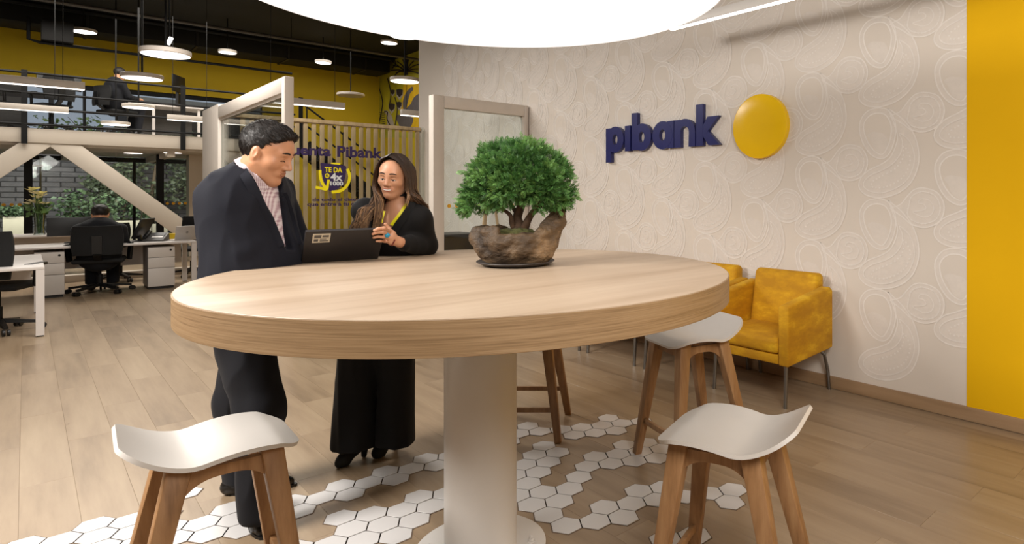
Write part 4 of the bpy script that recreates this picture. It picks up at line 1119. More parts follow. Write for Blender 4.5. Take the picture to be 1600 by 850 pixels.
    def mesh(s):
        F = s.F; S = F < 0
        nx, ny, nz = F.shape
        cnt = np.zeros((nx-1, ny-1, nz-1), np.int8)
        for i in (0, 1):
            for j in (0, 1):
                for k in (0, 1): cnt += S[i:nx-1+i, j:ny-1+j, k:nz-1+k]
        mix = (cnt > 0) & (cnt < 8)
        idx = np.full(mix.shape, -1, np.int64); I, J, K = np.nonzero(mix); idx[mix] = np.arange(len(I))
        acc = np.zeros((len(I), 3)); num = np.zeros(len(I))
        cs = [(i, j, k) for i in (0, 1) for j in (0, 1) for k in (0, 1)]
        for a in cs:
            for ax in range(3):
                if a[ax] == 0:
                    b = list(a); b[ax] = 1
                    va = F[I+a[0], J+a[1], K+a[2]]; vb = F[I+b[0], J+b[1], K+b[2]]
                    cr = (va < 0) != (vb < 0); t = np.where(cr, va/np.where(cr, va-vb, 1), 0)
                    p = np.array(a, float)[None, :].repeat(len(I), 0); p[:, ax] += t
                    acc[cr] += p[cr]; num[cr] += 1
        fr = acc/num[:, None]
        V = np.stack([s.ax[d][q]+fr[:, d]*(s.ax[d][q+1]-s.ax[d][q]) for d, q in enumerate((I, J, K))], 1)
        Q = []
        for ax in range(3):
            sA = [slice(1, n-1) for n in (nx, ny, nz)]; sB = list(sA)
            sA[ax] = slice(0, F.shape[ax]-1); sB[ax] = slice(1, F.shape[ax])
            A, B = S[tuple(sA)], S[tuple(sB)]
            o1, o2 = [d for d in range(3) if d != ax]
            cross = A != B
            g = list(np.nonzero(cross)); fl = A[cross]
            base = [g[d]+(0 if d == ax else 1) for d in range(3)]
            def cell(d1, d2):
                q = [b.copy() for b in base]; q[o1] += d1; q[o2] += d2; return idx[q[0], q[1], q[2]]
            q = np.stack([cell(-1, -1), cell(0, -1), cell(0, 0), cell(-1, 0)], 1)
            flip = fl if ax != 1 else ~fl
            q[~flip] = q[~flip][:, ::-1]; Q.append(q)
        Q = np.concatenate(Q); Q = Q[(Q >= 0).all(1)]
        return V, Q
def smesh(name, sd, mat, parent=None, off=None, fold=None, smooth=2):
    V, Q = sd.mesh()
    me = bpy.data.meshes.new(name)
    if smooth:                                                  # light Laplacian polish
        e = np.concatenate([Q[:, [0, 1]], Q[:, [1, 2]], Q[:, [2, 3]], Q[:, [3, 0]]]); deg = np.bincount(e[:, 0], minlength=len(V))+np.bincount(e[:, 1], minlength=len(V))
        for _ in range(smooth):
            a = np.zeros_like(V); np.add.at(a, e[:, 0], V[e[:, 1]]); np.add.at(a, e[:, 1], V[e[:, 0]])
            V = V*.5+a/np.maximum(deg, 1)[:, None]*.5
    if fold:
        e1 = V[Q[:, 2]]-V[Q[:, 0]]; e2 = V[Q[:, 3]]-V[Q[:, 1]]; fn = np.cross(e1, e2); N = np.zeros_like(V)
        for c in range(4): np.add.at(N, Q[:, c], fn)
        N /= np.maximum(np.linalg.norm(N, axis=1), 1e-9)[:, None]
        V = V+N*fold(V)[:, None]
    if off is not None: V = V-np.array(off)
    me.vertices.add(len(V)); me.vertices.foreach_set('co', V.astype(np.float32).ravel())
    me.loops.add(len(Q)*4); me.loops.foreach_set('vertex_index', Q.astype(np.int32).ravel())
    me.polygons.add(len(Q)); me.polygons.foreach_set('loop_start', np.arange(0, len(Q)*4, 4, dtype=np.int32))
    me.polygons.foreach_set('use_smooth', np.ones(len(Q), bool)); me.update(calc_edges=True); me.validate()
    bm = bmesh.new(); bm.from_mesh(me); bmesh.ops.recalc_face_normals(bm, faces=bm.faces[:]); bm.to_mesh(me); bm.free()
    for p in me.polygons: p.use_smooth = True
    me.materials.append(mat)
    return link(name, me, parent)
def folds(amp, sc, seed=0):
    """soft cloth folds: noise stretched along a direction"""
    def f(V):
        out = np.empty(len(V))
        for i, v in enumerate(V): out[i] = mnoise.noise(Vector((v[0]*sc[0]+seed, v[1]*sc[1], v[2]*sc[2])))
        o = 1-np.abs(out)*2.0
        return amp*(o-.3)
    return f

# ---------------------------------------------------------------- bonsai
t = thing('bonsai', 'bushy green bonsai in a rough driftwood bowl on the bar table', 'plant', BP+Vector((0, 0, .009)))
def driftwood():
    m, nt, b = newmat('driftwood')
    n = noise_node(nt, (1, 1, 1.6), 6, s=9, rough=.7); n2 = noise_node(nt, (1, 1, 1), 2, s=5)
    ad = nt.nodes.new('ShaderNodeMath'); ad.operation = 'MULTIPLY_ADD'; ad.inputs[1].default_value = .5
    hf = nt.nodes.new('ShaderNodeMath'); hf.operation = 'MULTIPLY'; hf.inputs[1].default_value = .5
    nt.links.new(n2.outputs['Fac'], hf.inputs[0]); nt.links.new(n.outputs['Fac'], ad.inputs[0]); nt.links.new(hf.outputs[0], ad.inputs[2])
    r = ramp(nt, ad.outputs[0], [(.38, rgb(48, 36, 25)), (.52, rgb(94, 74, 52)), (.68, rgb(158, 130, 98))])
    nt.links.new(r.outputs[0], b.inputs['Base Color']); b.inputs['Roughness'].default_value = .6
    bump(nt, b, n.outputs['Fac'], .9, .02); return m
M['drift'] = driftwood()
def bp(px, py, d=0.0): return at(px, py, (BP.dot(FW))+d)      # d: metres behind the bowl's middle
bz = BP.z+.009
sd = SDF((BP.x-.24, BP.y-.24, bz-.01), (BP.x+.26, BP.y+.26, bz+.30), .006)
c = Vector((BP.x, BP.y, bz))
rr, ff = RT, FW
sd.ell(c+rr*.0+UP*.10, (.165, .12, .12), (rr, ff, UP), 0)
sd.cone(c-rr*.11+UP*.075, c-rr*.135+UP*.11, .05, .05, .04); sd.cone(c-rr*.05+UP*.03, c+rr*.07+UP*.03, .07, .06, .03)
sd.cone(c+rr*.09+UP*.07, c+rr*.165+UP*.165, .055, .035, .05); sd.cone(c+rr*.165+UP*.165, c+rr*.178+UP*.205, .034, .020, .03)
sd.half(c+UP*.142-rr*.0, (0, 0, 1), .01, (c-rr*.10+UP*.1, .21) if False else None) if False else None
# flat rim on the left, lower notch in the middle; the horn stays
sl, X = sd.sub((BP.x-.3, BP.y-.3, bz-.1), (BP.x+.3, BP.y+.3, bz+.4))
u = (X[0]-c.x)*rr.x+(X[1]-c.y)*rr.y
top = np.where(u < -.05, .150, np.where(u < .085, .122, .122+(u-.085)*1.6)); d = -(X[2]-bz-top)
sd.put(sl, d.astype(np.float32), .012, 'cut')
sd.ell(c-rr*.02+UP*.135, (.105, .085, .05), (rr, ff, UP), .015, 'cut')
sd.half(c+UP*.002, (0, 0, -1), 0)
def rough(V):
    o = np.empty(len(V))
    for i, v in enumerate(V):
        p = Vector(v)
        o[i] = .010*mnoise.noise(p*14)+.006*mnoise.noise(p*34)+.003*mnoise.noise(p*70)+.006*abs(mnoise.noise(p*22))
    return o*np.clip((V[:, 2]-bz)/.03, .1, 1)
smesh('driftwood_bowl', sd, M['drift'], t, t.location, rough, 1)
M['moss'] = plain('moss', rgb(62, 62, 24), .9, var=.45, vs_=60, bmp=.6, bs=120)
sd = SDF((BP.x-.16, BP.y-.16, bz+.06), (BP.x+.16, BP.y+.16, bz+.2), .006)
sd.ell(c-rr*.005+UP*.105, (.10, .085, .028), (rr, ff, UP)); sd.ell(c+rr*.03+UP*.115-ff*.03, (.06, .05, .028), (rr, ff, UP)); sd.ell(c-rr*.045+UP*.115-ff*.03, (.04, .04, .025), (rr, ff, UP))
smesh('moss', sd, M['moss'], t, t.location, lambda V: np.array([.008*mnoise.noise(Vector(v)*60) for v in V]), 1)
bt = bp(0, 0)
def L(px, py, d=0): return bp(px, py, d)-t.location
tr = MB()
tr.tube(catmull([L(812, 364), L(811, 352), L(808, 338, .01), L(812, 322, 0), L(806, 300, 0)], 5), [.026-.017*k/20 for k in range(21)], 10)
tr.tube(catmull([L(817, 364), L(822, 350, -.02), L(829, 337, -.02), L(842, 318, -.03), L(858, 300, -.02)], 5), [.021-.015*k/20 for k in range(21)], 10)
tr.tube(catmull([L(806, 362), L(800, 350, -.01), L(797, 336, -.02), L(783, 325, -.02), L(768, 312, -.01)], 5), [.014-.010*k/20 for k in range(21)], 8)
tr.tube(catmull([L(829, 337, -.02), L(840, 328, 0), L(852, 316, .05)], 5), [.010-.006*k/10 for k in range(11)], 8)
tr.tube(catmull([L(811, 340), L(818, 322, .05), L(830, 300, .08)], 5), [.012-.008*k/10 for k in range(11)], 8)
tr.tube(catmull([L(809, 335), L(797, 318, .06), L(786, 300, .08)], 5), [.011-.008*k/10 for k in range(11)], 8)
obj('trunk', tr, plain('bonsai_bark', rgb(70, 48, 30), .8, var=.3, vs_=50, bmp=.5, bs=90), t, smooth=True)
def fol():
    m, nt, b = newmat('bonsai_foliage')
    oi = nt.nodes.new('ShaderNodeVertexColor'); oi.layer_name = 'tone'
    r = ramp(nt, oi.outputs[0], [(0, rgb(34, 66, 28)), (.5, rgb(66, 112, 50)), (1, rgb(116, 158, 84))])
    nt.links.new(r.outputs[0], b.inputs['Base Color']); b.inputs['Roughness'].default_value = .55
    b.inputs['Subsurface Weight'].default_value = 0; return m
rg = random.Random(11)
fv, ff_, tone = [], [], []
def sprig(p, d, up, size, tn):
    """flat fern-like spray: an axis with paired leaflets"""
    d = d.normalized(); s = d.cross(up)
    if s.length < 1e-3: s = d.cross(Vector((1, 0, 0)))
    s.normalize(); n = s.cross(d)
    for j, (f, l, an) in enumerate(((.0, .55, .8), (.3, .6, .75), (.55, .5, .7), (.8, .34, .6), (1.0, .3, 0))):
        for sg in ((-1, 1) if an else (1,)):
            q = p+d*size*f; e = (d*math.cos(an)+s*sg*math.sin(an)+n*rg.uniform(-.25, .25)).normalized()*size*l; w = n.cross(e).normalized()*size*.105
            k = len(fv); fv.extend([q, q+e*.55+w, q+e, q+e*.55-w]); ff_.append((k, k+1, k+2, k+3)); tone.extend([tn]*4)
ctr = L(810, 283); 
clumps = []
for _ in range(4000):
    v = Vector((rg.gauss(0, 1), rg.gauss(0, 1), rg.gauss(0, 1))).normalized()
    if v.z < -.55: continue
    rad = 1-.35*rg.random()**2
    rx = .200 if v.dot(RT) > 0 else .205
    p = ctr+RT*(v.dot(RT)*rx*rad)+FW*(v.dot(FW)*.17*rad)+UP*(v.z*(.158 if v.z > 0 else .105)*rad)
    p = ctr+(p-ctr)*(1+.16*mnoise.noise(p*9))
    if all((p-q).length > .042 for q in clumps): clumps.append(p)
for _ in range(60):
    v = Vector((rg.uniform(-.7, .7), rg.uniform(-.7, .7), rg.uniform(-.5, .6))); clumps.append(ctr+RT*v.x*.2+FW*v.y*.16+UP*v.z*.14)
[clumps.append(L(rg.uniform(722, 792), rg.uniform(306, 326), rg.uniform(-.09, .08))) for _ in range(16)]; [clumps.append(L(rg.uniform(842, 890), rg.uniform(304, 326), rg.uniform(-.09, .08))) for _ in range(12)]; clumps.append(L(893, 300)); clumps.append(L(884, 306)); clumps.append(L(738, 316)); clumps.append(L(730, 300)); clumps.append(L(776, 316)); clumps.append(L(860, 318))
for cl in clumps:
    out = (cl-ctr); out = out.normalized() if out.length > .02 else Vector((0, 0, 1))
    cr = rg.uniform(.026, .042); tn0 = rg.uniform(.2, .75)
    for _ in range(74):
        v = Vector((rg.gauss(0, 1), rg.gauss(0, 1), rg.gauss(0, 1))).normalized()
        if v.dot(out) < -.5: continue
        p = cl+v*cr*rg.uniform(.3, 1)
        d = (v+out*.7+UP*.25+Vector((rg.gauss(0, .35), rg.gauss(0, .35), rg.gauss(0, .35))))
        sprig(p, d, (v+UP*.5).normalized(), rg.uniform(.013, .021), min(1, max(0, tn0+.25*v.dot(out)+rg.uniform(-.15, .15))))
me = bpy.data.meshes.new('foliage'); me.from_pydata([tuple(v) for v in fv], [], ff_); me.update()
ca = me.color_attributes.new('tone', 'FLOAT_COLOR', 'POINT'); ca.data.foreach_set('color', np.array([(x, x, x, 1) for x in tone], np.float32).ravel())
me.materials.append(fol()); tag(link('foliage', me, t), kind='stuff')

# ---------------------------------------------------------------- people
def skin(name, c):
    m, nt, b = newmat(name); n = noise_node(nt, s=14, detail=3)
    r = ramp(nt, n.outputs['Fac'], [(.3, tuple(x*.93 for x in c[:3])+(1,)), (.7, c)]); nt.links.new(r.outputs[0], b.inputs['Base Color'])
    b.inputs['Roughness'].default_value = .45; b.inputs['Subsurface Weight'].default_value = .12; b.inputs['Subsurface Radius'].default_value = (.6, .25, .15); b.inputs['Subsurface Scale'].default_value = .01
    return m
M['skin_m'] = skin('skin_man', rgb(196, 142, 108)); M['skin_w'] = skin('skin_woman', rgb(202, 148, 116))
def cloth(name, c, sc=420, sheen=.03, rough=.8):
    m, nt, b = newmat(name); n = noise_node(nt, s=sc, detail=2); n1 = noise_node(nt, s=4)
    r = ramp(nt, n1.outputs['Fac'], [(.3, tuple(x*.85 for x in c[:3])+(1,)), (.7, c)]); nt.links.new(r.outputs[0], b.inputs['Base Color'])
    b.inputs['Roughness'].default_value = rough; b.inputs['Specular IOR Level'].default_value = .25; b.inputs['Sheen Weight'].default_value = sheen; b.inputs['Sheen Roughness'].default_value = .5
    bump(nt, b, n.outputs['Fac'], .25, .0015); return m
M['suit'] = cloth('navy_suit', rgb(18, 20, 31)); M['trous'] = cloth('charcoal_trousers', rgb(26, 27, 33)); M['blazer'] = cloth('black_blazer', rgb(15, 14, 15)); M['palazzo'] = cloth('black_trousers', rgb(17, 16, 17))
M['leather'] = plain('black_leather', rgb(20, 19, 19), .28, var=.1, vs_=20); M['suede'] = plain('black_suede', rgb(18, 17, 17), .8)
M['hair_m'] = None
def hairmat(name, cols, attr=False):
    m, nt, b = newmat(name)
    if attr:
        v = nt.nodes.new('ShaderNodeVertexColor'); v.layer_name = 'tone'; src = v.outputs[0]
    else: src = noise_node(nt, (60, 60, 14), 3, s=3).outputs['Fac']
    r = ramp(nt, src, cols); nt.links.new(r.outputs[0], b.inputs['Base Color']); b.inputs['Roughness'].default_value = .5; b.inputs['Specular IOR Level'].default_value = .35
    return m
M['hair_m'] = hairmat('dark_greying_hair', [(.35, rgb(22, 18, 16)), (.66, rgb(36, 30, 27)), (.80, rgb(70, 63, 58))])
M['hair_w'] = hairmat('brown_to_blond_hair', [(0, rgb(34, 24, 19)), (.45, rgb(70, 50, 36)), (.75, rgb(140, 104, 70)), (1, rgb(186, 148, 106))], True)
M['brow'] = plain('brow_hair', rgb(36, 26, 21), .7); M['lip'] = skin('lip_skin', rgb(164, 92, 80)); M['lipw'] = skin('lip_skin_w', rgb(176, 92, 84))
M['eyew'] = plain('eye_white', rgb(214, 206, 198), .2, var=.01); M['iris'] = plain('eye_iris', rgb(38, 24, 16), .15); M['teeth'] = plain('teeth', rgb(232, 226, 216), .25, var=.01)
def check():
    m, nt, b = newmat('pink_checked_shirt')
    tc = nt.nodes.new('ShaderNodeTexCoord'); outs = []
    for d in (RT, UP):
        vm = nt.nodes.new('ShaderNodeVectorMath'); vm.operation = 'DOT_PRODUCT'; vm.inputs[1].default_value = d*(2*PI/.0052)
        nt.links.new(tc.outputs['Object'], vm.inputs[0]); sn = nt.nodes.new('ShaderNodeMath'); sn.operation = 'SINE'; nt.links.new(vm.outputs['Value'], sn.inputs[0]); outs.append(sn.outputs[0])
    a = nt.nodes.new('ShaderNodeMath'); a.operation = 'ADD'; nt.links.new(outs[0], a.inputs[0]); nt.links.new(outs[1], a.inputs[1])
    mr = nt.nodes.new('ShaderNodeMapRange'); mr.inputs['From Min'].default_value = -2; mr.inputs['From Max'].default_value = 2; nt.links.new(a.outputs[0], mr.inputs['Value'])
    r = ramp(nt, mr.outputs[0], [(.3, rgb(222, 212, 214)), (.6, rgb(192, 168, 175)), (.8, rgb(158, 122, 134))]); nt.links.new(r.outputs[0], b.inputs['Base Color']); b.inputs['Roughness'].default_value = .8
    return m
M['check'] = check()

class Head:
    """axes: f towards the face, u up, l to the person's left; c between the ears at eye height"""
    def __init__(s, c, f, up, scale=1.):
        s.c = Vector(c); s.f = Vector(f).normalized(); s.l = Vector(up).cross(s.f).normalized(); s.u = s.f.cross(s.l).normalized(); s.k = scale
    def p(s, f, l, u): return s.c+(s.f*f+s.l*l+s.u*u)*s.k
    def build(s, sd, female=False):
        k = s.k; A = (s.l, s.f, s.u); P = s.p
        sd.ell(P(-.012, 0, .035), (.076*k, .096*k, .088*k), A, .02)
        sd.ell(P(.022, 0, .03), (.066*k, .072*k, .07*k), A, .03)
        sd.ell(P(.028, 0, -.035), ((.053 if female else .060)*k, .064*k, .075*k), A, .03)
        for g in (-1, 1):
            sd.cone(P(.0, g*(.050 if female else .057), -.05), P(.062, g*.016, -.100 if not female else -.095), .020*k, .019*k, .03)
            sd.ell(P(.058, g*.042, -.026), (.022*k, .022*k, .018*k), A, .03)
        sd.ell(P(.076, 0, -.103 if not female else -.098), ((.022 if not female else .017)*k, .018*k, .017*k), A, .02)
        sd.cone(P(.078, -.034, .024), P(.078, .034, .024), .013*k, .013*k, .02)
        for g in (-1, 1): sd.ell(P(.103, g*.031, .001), (.019*k, .016*k, .011*k), A, .012, 'cut')
        for g in (-1, 1): sd.ell(P(.078, g*.031, .0), (.0155*k, .0135*k, .0125*k), A, .004)
        sd.cone(P(.090, 0, .014), P(.112, 0, -.030), .0075*k, .0105*k, .014)
        for g in (-1, 1): sd.ell(P(.098, g*.013, -.036), (.009*k, .012*k, .008*k), A, .008)
        sd.cone(P(.083, -.020, -.064), P(.083, .020, -.064), .011*k, .011*k, .015)
        lr = .006 if female else .0045
        sd.cone(P(.091, -.016, -.059), P(.091, .016, -.059), lr*k, lr*k, .006); sd.cone(P(.090, -.013, -.072), P(.090, .013, -.072), lr*k, lr*k, .006)
        for g in (-1, 1):
            sd.ell(P(-.008, g*.076, -.008), (.010*k, .019*k, .032*k), ((s.l*g+s.f*-.35).normalized(), (s.f+s.l*g*.35).normalized(), s.u), .008)
            sd.ell(P(-.002, g*.088, -.004), (.006*k, .010*k, .018*k), A, .004, 'cut')
    def details(s, parent, off, bv, skinlip, female=False, gaze=0.):
        k = s.k
        def srf(f, l, u, eps=.001):            # the point on the face above (l, u)
            o = s.p(.25, l, u); h = bv.ray_cast(o, -s.f); return (h[0] if h[0] is not None else s.p(f, l, u))+s.f*eps
        for g in (-1, 1):
            mb = MB(); pts = [srf(.09, g*(.014+.036*q), .026+.010*math.sin(PI*(.25+q*.6))-.004, .0008) for q in [0, .25, .5, .75, 1]]
            mb.tube(catmull(pts, 4), [.0032*k, .0036*k]+[.0036*k]*10+[.003*k, .0026*k, .0022*k, .0016*k, .001*k], 6)
            obj('eyebrow', mb, M['brow'], parent, off=off, smooth=True)
            mb = MB(); pts = [srf(.09, g*(.018+.026*q), -.0035+.0035*math.sin(PI*q)-.004*(gaze), .0005) for q in [0, .25, .5, .75, 1]]
            mb.tube(catmull(pts, 4), [.0011*k]+[.0018*k]*15+[.0009*k], 6)
            obj('eyelash_line', mb, M['brow'], parent, off=off, smooth=True)
            if gaze < .9:
                c0 = srf(.09, g*.031, -.0065, -.0006); ax = (s.l, s.u, s.f); mw = Matrix((( ax[0].x, ax[1].x, ax[2].x), (ax[0].y, ax[1].y, ax[2].y), (ax[0].z, ax[1].z, ax[2].z)))
                mb = MB().ball((0, 0, 0), 1, 14, 8, (.0125*k, .0045*k, .003*k)); mb.v = [tuple(c0+mw @ Vector(v)) for v in mb.v]; ew = obj('eye', mb, M['eyew'], parent, off=off, smooth=True)
                mb = MB().ball((0, 0, 0), 1, 12, 8, (.0058*k, .0046*k, .0034*k)); mb.v = [tuple(c0+s.f*.0004-s.u*.0003+mw @ Vector(v)) for v in mb.v]; obj('iris', mb, M['iris'], parent, off=off, smooth=True)
        w = .025 if not female else .029
        up_ = [srf(.09, q*w, -.0605+.004*abs(q)**2*1.6+(.002 if abs(q) < .3 else 0), .0004) for q in (-1, -.6, -.25, 0, .25, .6, 1)]
        lo_ = [srf(.09, q*w*.95, -.071+.0085*abs(q)**2, .0002) for q in (-1, -.6, -.25, 0, .25, .6, 1)]
        n = len(catmull(up_, 3))
        obj('upper_lip', MB().tube(catmull(up_, 3), [.0008*k+(.0009 if not female else .0020)*k*math.sin(PI*i/(n-1)) for i in range(n)], 6), skinlip, parent, off=off, smooth=True)
        obj('lower_lip', MB().tube(catmull(lo_, 3), [.0008*k+(.0012 if not female else .0028)*k*math.sin(PI*i/(n-1)) for i in range(n)], 6), skinlip, parent, off=off, smooth=True)
        if female:
            te = [srf(.09, q*w*.75, -.0655+.004*abs(q)**2, .0006) for q in (-1, -.5, 0, .5, 1)]
            obj('teeth', MB().tube(catmull(te, 3), [.0008]+[.0036*k]*11+[.0008], 6), M['teeth'], parent, off=off, smooth=True)
def bvh(o):
    dg = bpy.context.evaluated_depsgraph_get(); bpy.context.view_layer.update()
    mw = Matrix.Translation(o.parent.location) if o.parent else Matrix.Identity(4)
    return BVHTree.FromPolygons([mw @ v.co for v in o.data.vertices], [tuple(p.vertices) for p in o.data.polygons])
def onto(bvs, px, py, eps=.003, Z=None):
    d = ray(px, py); o = Vector((0, 0, EYE)); best = None
    for b in bvs:
        h = b.ray_cast(o, d)
        if h[0] is not None and (best is None or h[3] < best[1]): best = (h[0], h[3])
    return (best[0]-d.normalized()*eps) if best else (at(px, py, Z) if Z else None)
def ribbon(mb, pts, w, th=.0012, side=None):
    P = [Vector(p) for p in pts]; vs = []
    for i in range(len(P)):
        d = (P[min(i+1, len(P)-1)]-P[max(i-1, 0)]).normalized(); v = (P[i]-Vector((0, 0, EYE))).normalized(); s = d.cross(v).normalized()*w/2
        vs += [P[i]-s-v*th, P[i]+s-v*th, P[i]+s+v*th, P[i]-s+v*th]
    fs = [(0, 1, 2, 3), tuple(4*(len(P)-1)+k for k in (3, 2, 1, 0))]
    for i in range(len(P)-1):
        for k in range(4): fs.append((4*i+k, 4*i+(k+1) % 4, 4*i+4+(k+1) % 4, 4*i+4+k))
    return mb.add(vs, fs)

# ================= the man in the navy suit
mo = on_z(395, 795, 0)
man = thing('person', 'man in a navy suit and pink checked shirt leaning on the table, looking down', 'person', mo)
hd = Head(at(417, 239, 2.52), cv(.91, -.35, .06), cv(.27, 1, .02), .95)
neck0 = at(398, 268, 2.53); chest = at(385, 330, 2.55); belly = at(400, 420, 2.56); hip = at(386, 480, 2.60)
shR = at(350, 308, 2.46); shL = at(430, 300, 2.74); elR = at(382, 394, 2.43); wrR = at(468, 396, 2.68); elL = at(464, 388, 2.82); wrL = at(520, 390, 2.86)
hipR = at(372, 490, 2.52); hipL = at(404, 480, 2.66)
kneR = at(405, 640, 2.50); ankR = at(404, 800, 2.47); kneL = at(372, 625, 2.74); ankL = at(378, 752, 2.80)
fine = [(tuple(hd.c-Vector((.14, .14, .17))), tuple(hd.c+Vector((.14, .14, .17))), .0032)]
lo = Vector((mo.x-.55, mo.y-.75, 0)); hi = Vector((mo.x+.65, mo.y+.45, 1.78))
sd = SDF(lo, hi, .011, fine)
sdv = chest-hip
cr_ = (shL-shR).normalized()                   # across the shoulders
sd.cone(chest, belly, .115, .12, .05, 'add', (cr_.cross(sdv)).normalized(), 1.35)
sd.cone(belly, hip, .12, .115, .05, 'add', (cr_.cross(sdv)).normalized(), 1.3)
sd.cone(shR, shL, .06, .06, .06); sd.cone(chest, neck0, .09, .056, .06)
for a, b, c_ in ((shR, elR, wrR), (shL, elL, wrL)):
    sd.cone(a, b, .052, .042, .03); sd.cone(b, c_, .042, .028, .02)
def hand(sd, wr, dirv, palm_n, k=1., spread=.0, curl=(.5, .5, .5, .5), thumb=1, fine=.004):
    """palm and five fingers; dirv along the hand, palm_n out of the palm, thumb = side sign"""
    d = Vector(dirv).normalized(); n = Vector(palm_n); n = (n-d*n.dot(d)).normalized(); s = d.cross(n).normalized()*thumb
    sd.cone(wr, wr+d*.05*k, .024*k, .030*k, .01, 'add', n, 1.35)
    base = wr+d*.082*k
    sd.cone(wr+d*.04*k+s*.012*k, base+s*.022*k, .016*k, .012*k, .012); sd.cone(wr+d*.04*k-s*.012*k, base-s*.026*k, .016*k, .011*k, .012)
    for i in range(4):
        q = base+s*(.027-.018*i)*k-n*.002; ln = (.066, .074, .070, .056)[i]*k; dd = (d+s*(spread*(1.5-i))).normalized(); r = (.0088, .0090, .0086, .0076)[i]*k; c0 = curl[i]
        for seg, fr in enumerate((.44, .31, .25)):
            ang = c0*(.55, .9, .7)[seg]; ax = d.cross(n).normalized()
            dd = (dd*math.cos(ang)+n*math.sin(ang)*1.0).normalized(); nn = n
            e = q+dd*ln*fr; sd.cone(q, e, r*(1-.06*seg), r*(.94-.07*seg), .003); q = e
    tb = wr+d*.026*k+s*.026*k; e1 = tb+(d*.55+s*.75+n*.25).normalized()*.034*k; e2 = e1+(d*.85+s*.25+n*.35).normalized()*.030*k; e3 = e2+(d*.9+s*.05+n*.3).normalized()*.024*k
    sd.cone(tb, e1, .0135*k, .011*k, .008); sd.cone(e1, e2, .0105*k, .0095*k, .003); sd.cone(e2, e3, .0095*k, .0075*k, .003)
    return base
hand(sd, wrR, RT*.42+FW*.62-UP*.05, -UP, .95, .08, (.35, .35, .4, .45), -1)
hand(sd, wrL, RT*.6+FW*.3-UP*.1, -UP, .95, .08, (.35, .35, .4, .45), 1)
for a, b, c_ in ((hipR, kneR, ankR), (hipL, kneL, ankL)):
    sd.cone(a, b, .078, .052, .04); sd.cone(b, c_+UP*.03, .052, .036, .02)
sd.cone(at(404, 262, 2.53), hd.p(-.02, 0, -.05), .058, .056, .03); hd.build(sd)
body = smesh('body', sd, M['skin_m'], man, mo, None, 1)
bvb = bvh(body)
hd.details(body, mo, bvb, M['lip'], False, 1.)
# short hair
sd = SDF(hd.c-Vector((.16, .16, .13)), hd.c+Vector((.16, .16, .18)), .004)
A = (hd.l, hd.f, hd.u)
sd.ell(hd.p(-.014, 0, .040), (.086*hd.k, .106*hd.k, .099*hd.k), A, 0); sd.ell(hd.p(.035, 0, .078), (.060*hd.k, .062*hd.k, .045*hd.k), A, .03)
sd.half(hd.p(.066, 0, .072), hd.f*.80-hd.u*.60, .008)                       # forehead hairline
for g in (-1, 1):
    sd.ell(hd.p(.082, g*.075, .004), (.042, .062, .062), A, .01, 'cut'); sd.ell(hd.p(-.004, g*.090, -.012), (.034, .026, .036), A, .006, 'cut')
sd.half(hd.p(-.05, 0, -.052), hd.f*.25-hd.u, .01); sd.ell(hd.p(.03, 0, -.10), (.12, .075, .085), A, .01, 'cut')
hb = smesh('hair', sd, M['hair_m'], man, mo, lambda V: np.array([.002*mnoise.noise(Vector(v)*40)+.0016*mnoise.noise(Vector((v[0]*140, v[1]*140, v[2]*60))) for v in V]), 1)
mb = MB(); rg = random.Random(5); vv = hb.data.vertices
for _ in range(2600):
    v = vv[rg.randrange(len(vv))]; p = v.co+mo; n = v.normal
    if min((p-hd.p(-.004, g*.085, -.01)).length for g in (-1, 1)) < .04: continue
    comb = (hd.f*.75+hd.l*-.35-hd.u*.2); cdir = (comb-n*comb.dot(n)); cdir = cdir.normalized() if cdir.length > .1 else -hd.u
    if (p-hd.c).dot(hd.f) > .035: cdir = (-hd.f*.7+hd.l*-.2+hd.u*.35); cdir = (cdir-n*cdir.dot(n)).normalized()
    if (p-hd.c).dot(hd.u) < .03: cdir = (-hd.u-hd.f*.3); cdir = (cdir-n*cdir.dot(n)).normalized()
    l_ = rg.uniform(.014, .028); mb.tube([p-n*.002, p+cdir*l_*.5+n*.0012, p+cdir*l_-n*.001], [.0010, .0010, .0003], 4, False)
tag(obj('hair_strands', mb, M['hair_m'], man, off=mo, smooth=True), kind='stuff')
# shirt: collar and front
sd = SDF(lo, hi, .009, [(tuple(at(405, 290, 2.5)-Vector((.13, .13, .09))), tuple(at(405, 290, 2.5)+Vector((.13, .13, .09))), .0045)])
flat_n = (cr_.cross(sdv)).normalized()
sd.cone(chest, belly, .130, .135, .05, 'add', flat_n, 1.33); sd.cone(chest, neck0, .105, .064, .06); sd.cone(shR, shL, .068, .068, .06)
col0 = at(402, 272, 2.53)
sd.cone(at(398, 276, 2.53), hd.p(-.030, 0, -.088), .070, .066, .02)
cu_ = hd.p(-.03, 0, -.095); nd = (hd.p(-.012, 0, -.02)-at(400, 275, 2.53)).normalized()
sd.cone(at(398, 280, 2.53), cu_+nd*.10, .061, .061, 0.004, 'cut')
sd.half(cu_-nd*.004, nd+hd.f*-.10, .002)
shirt = smesh('shirt', sd, M['check'], man, mo, None, 1)
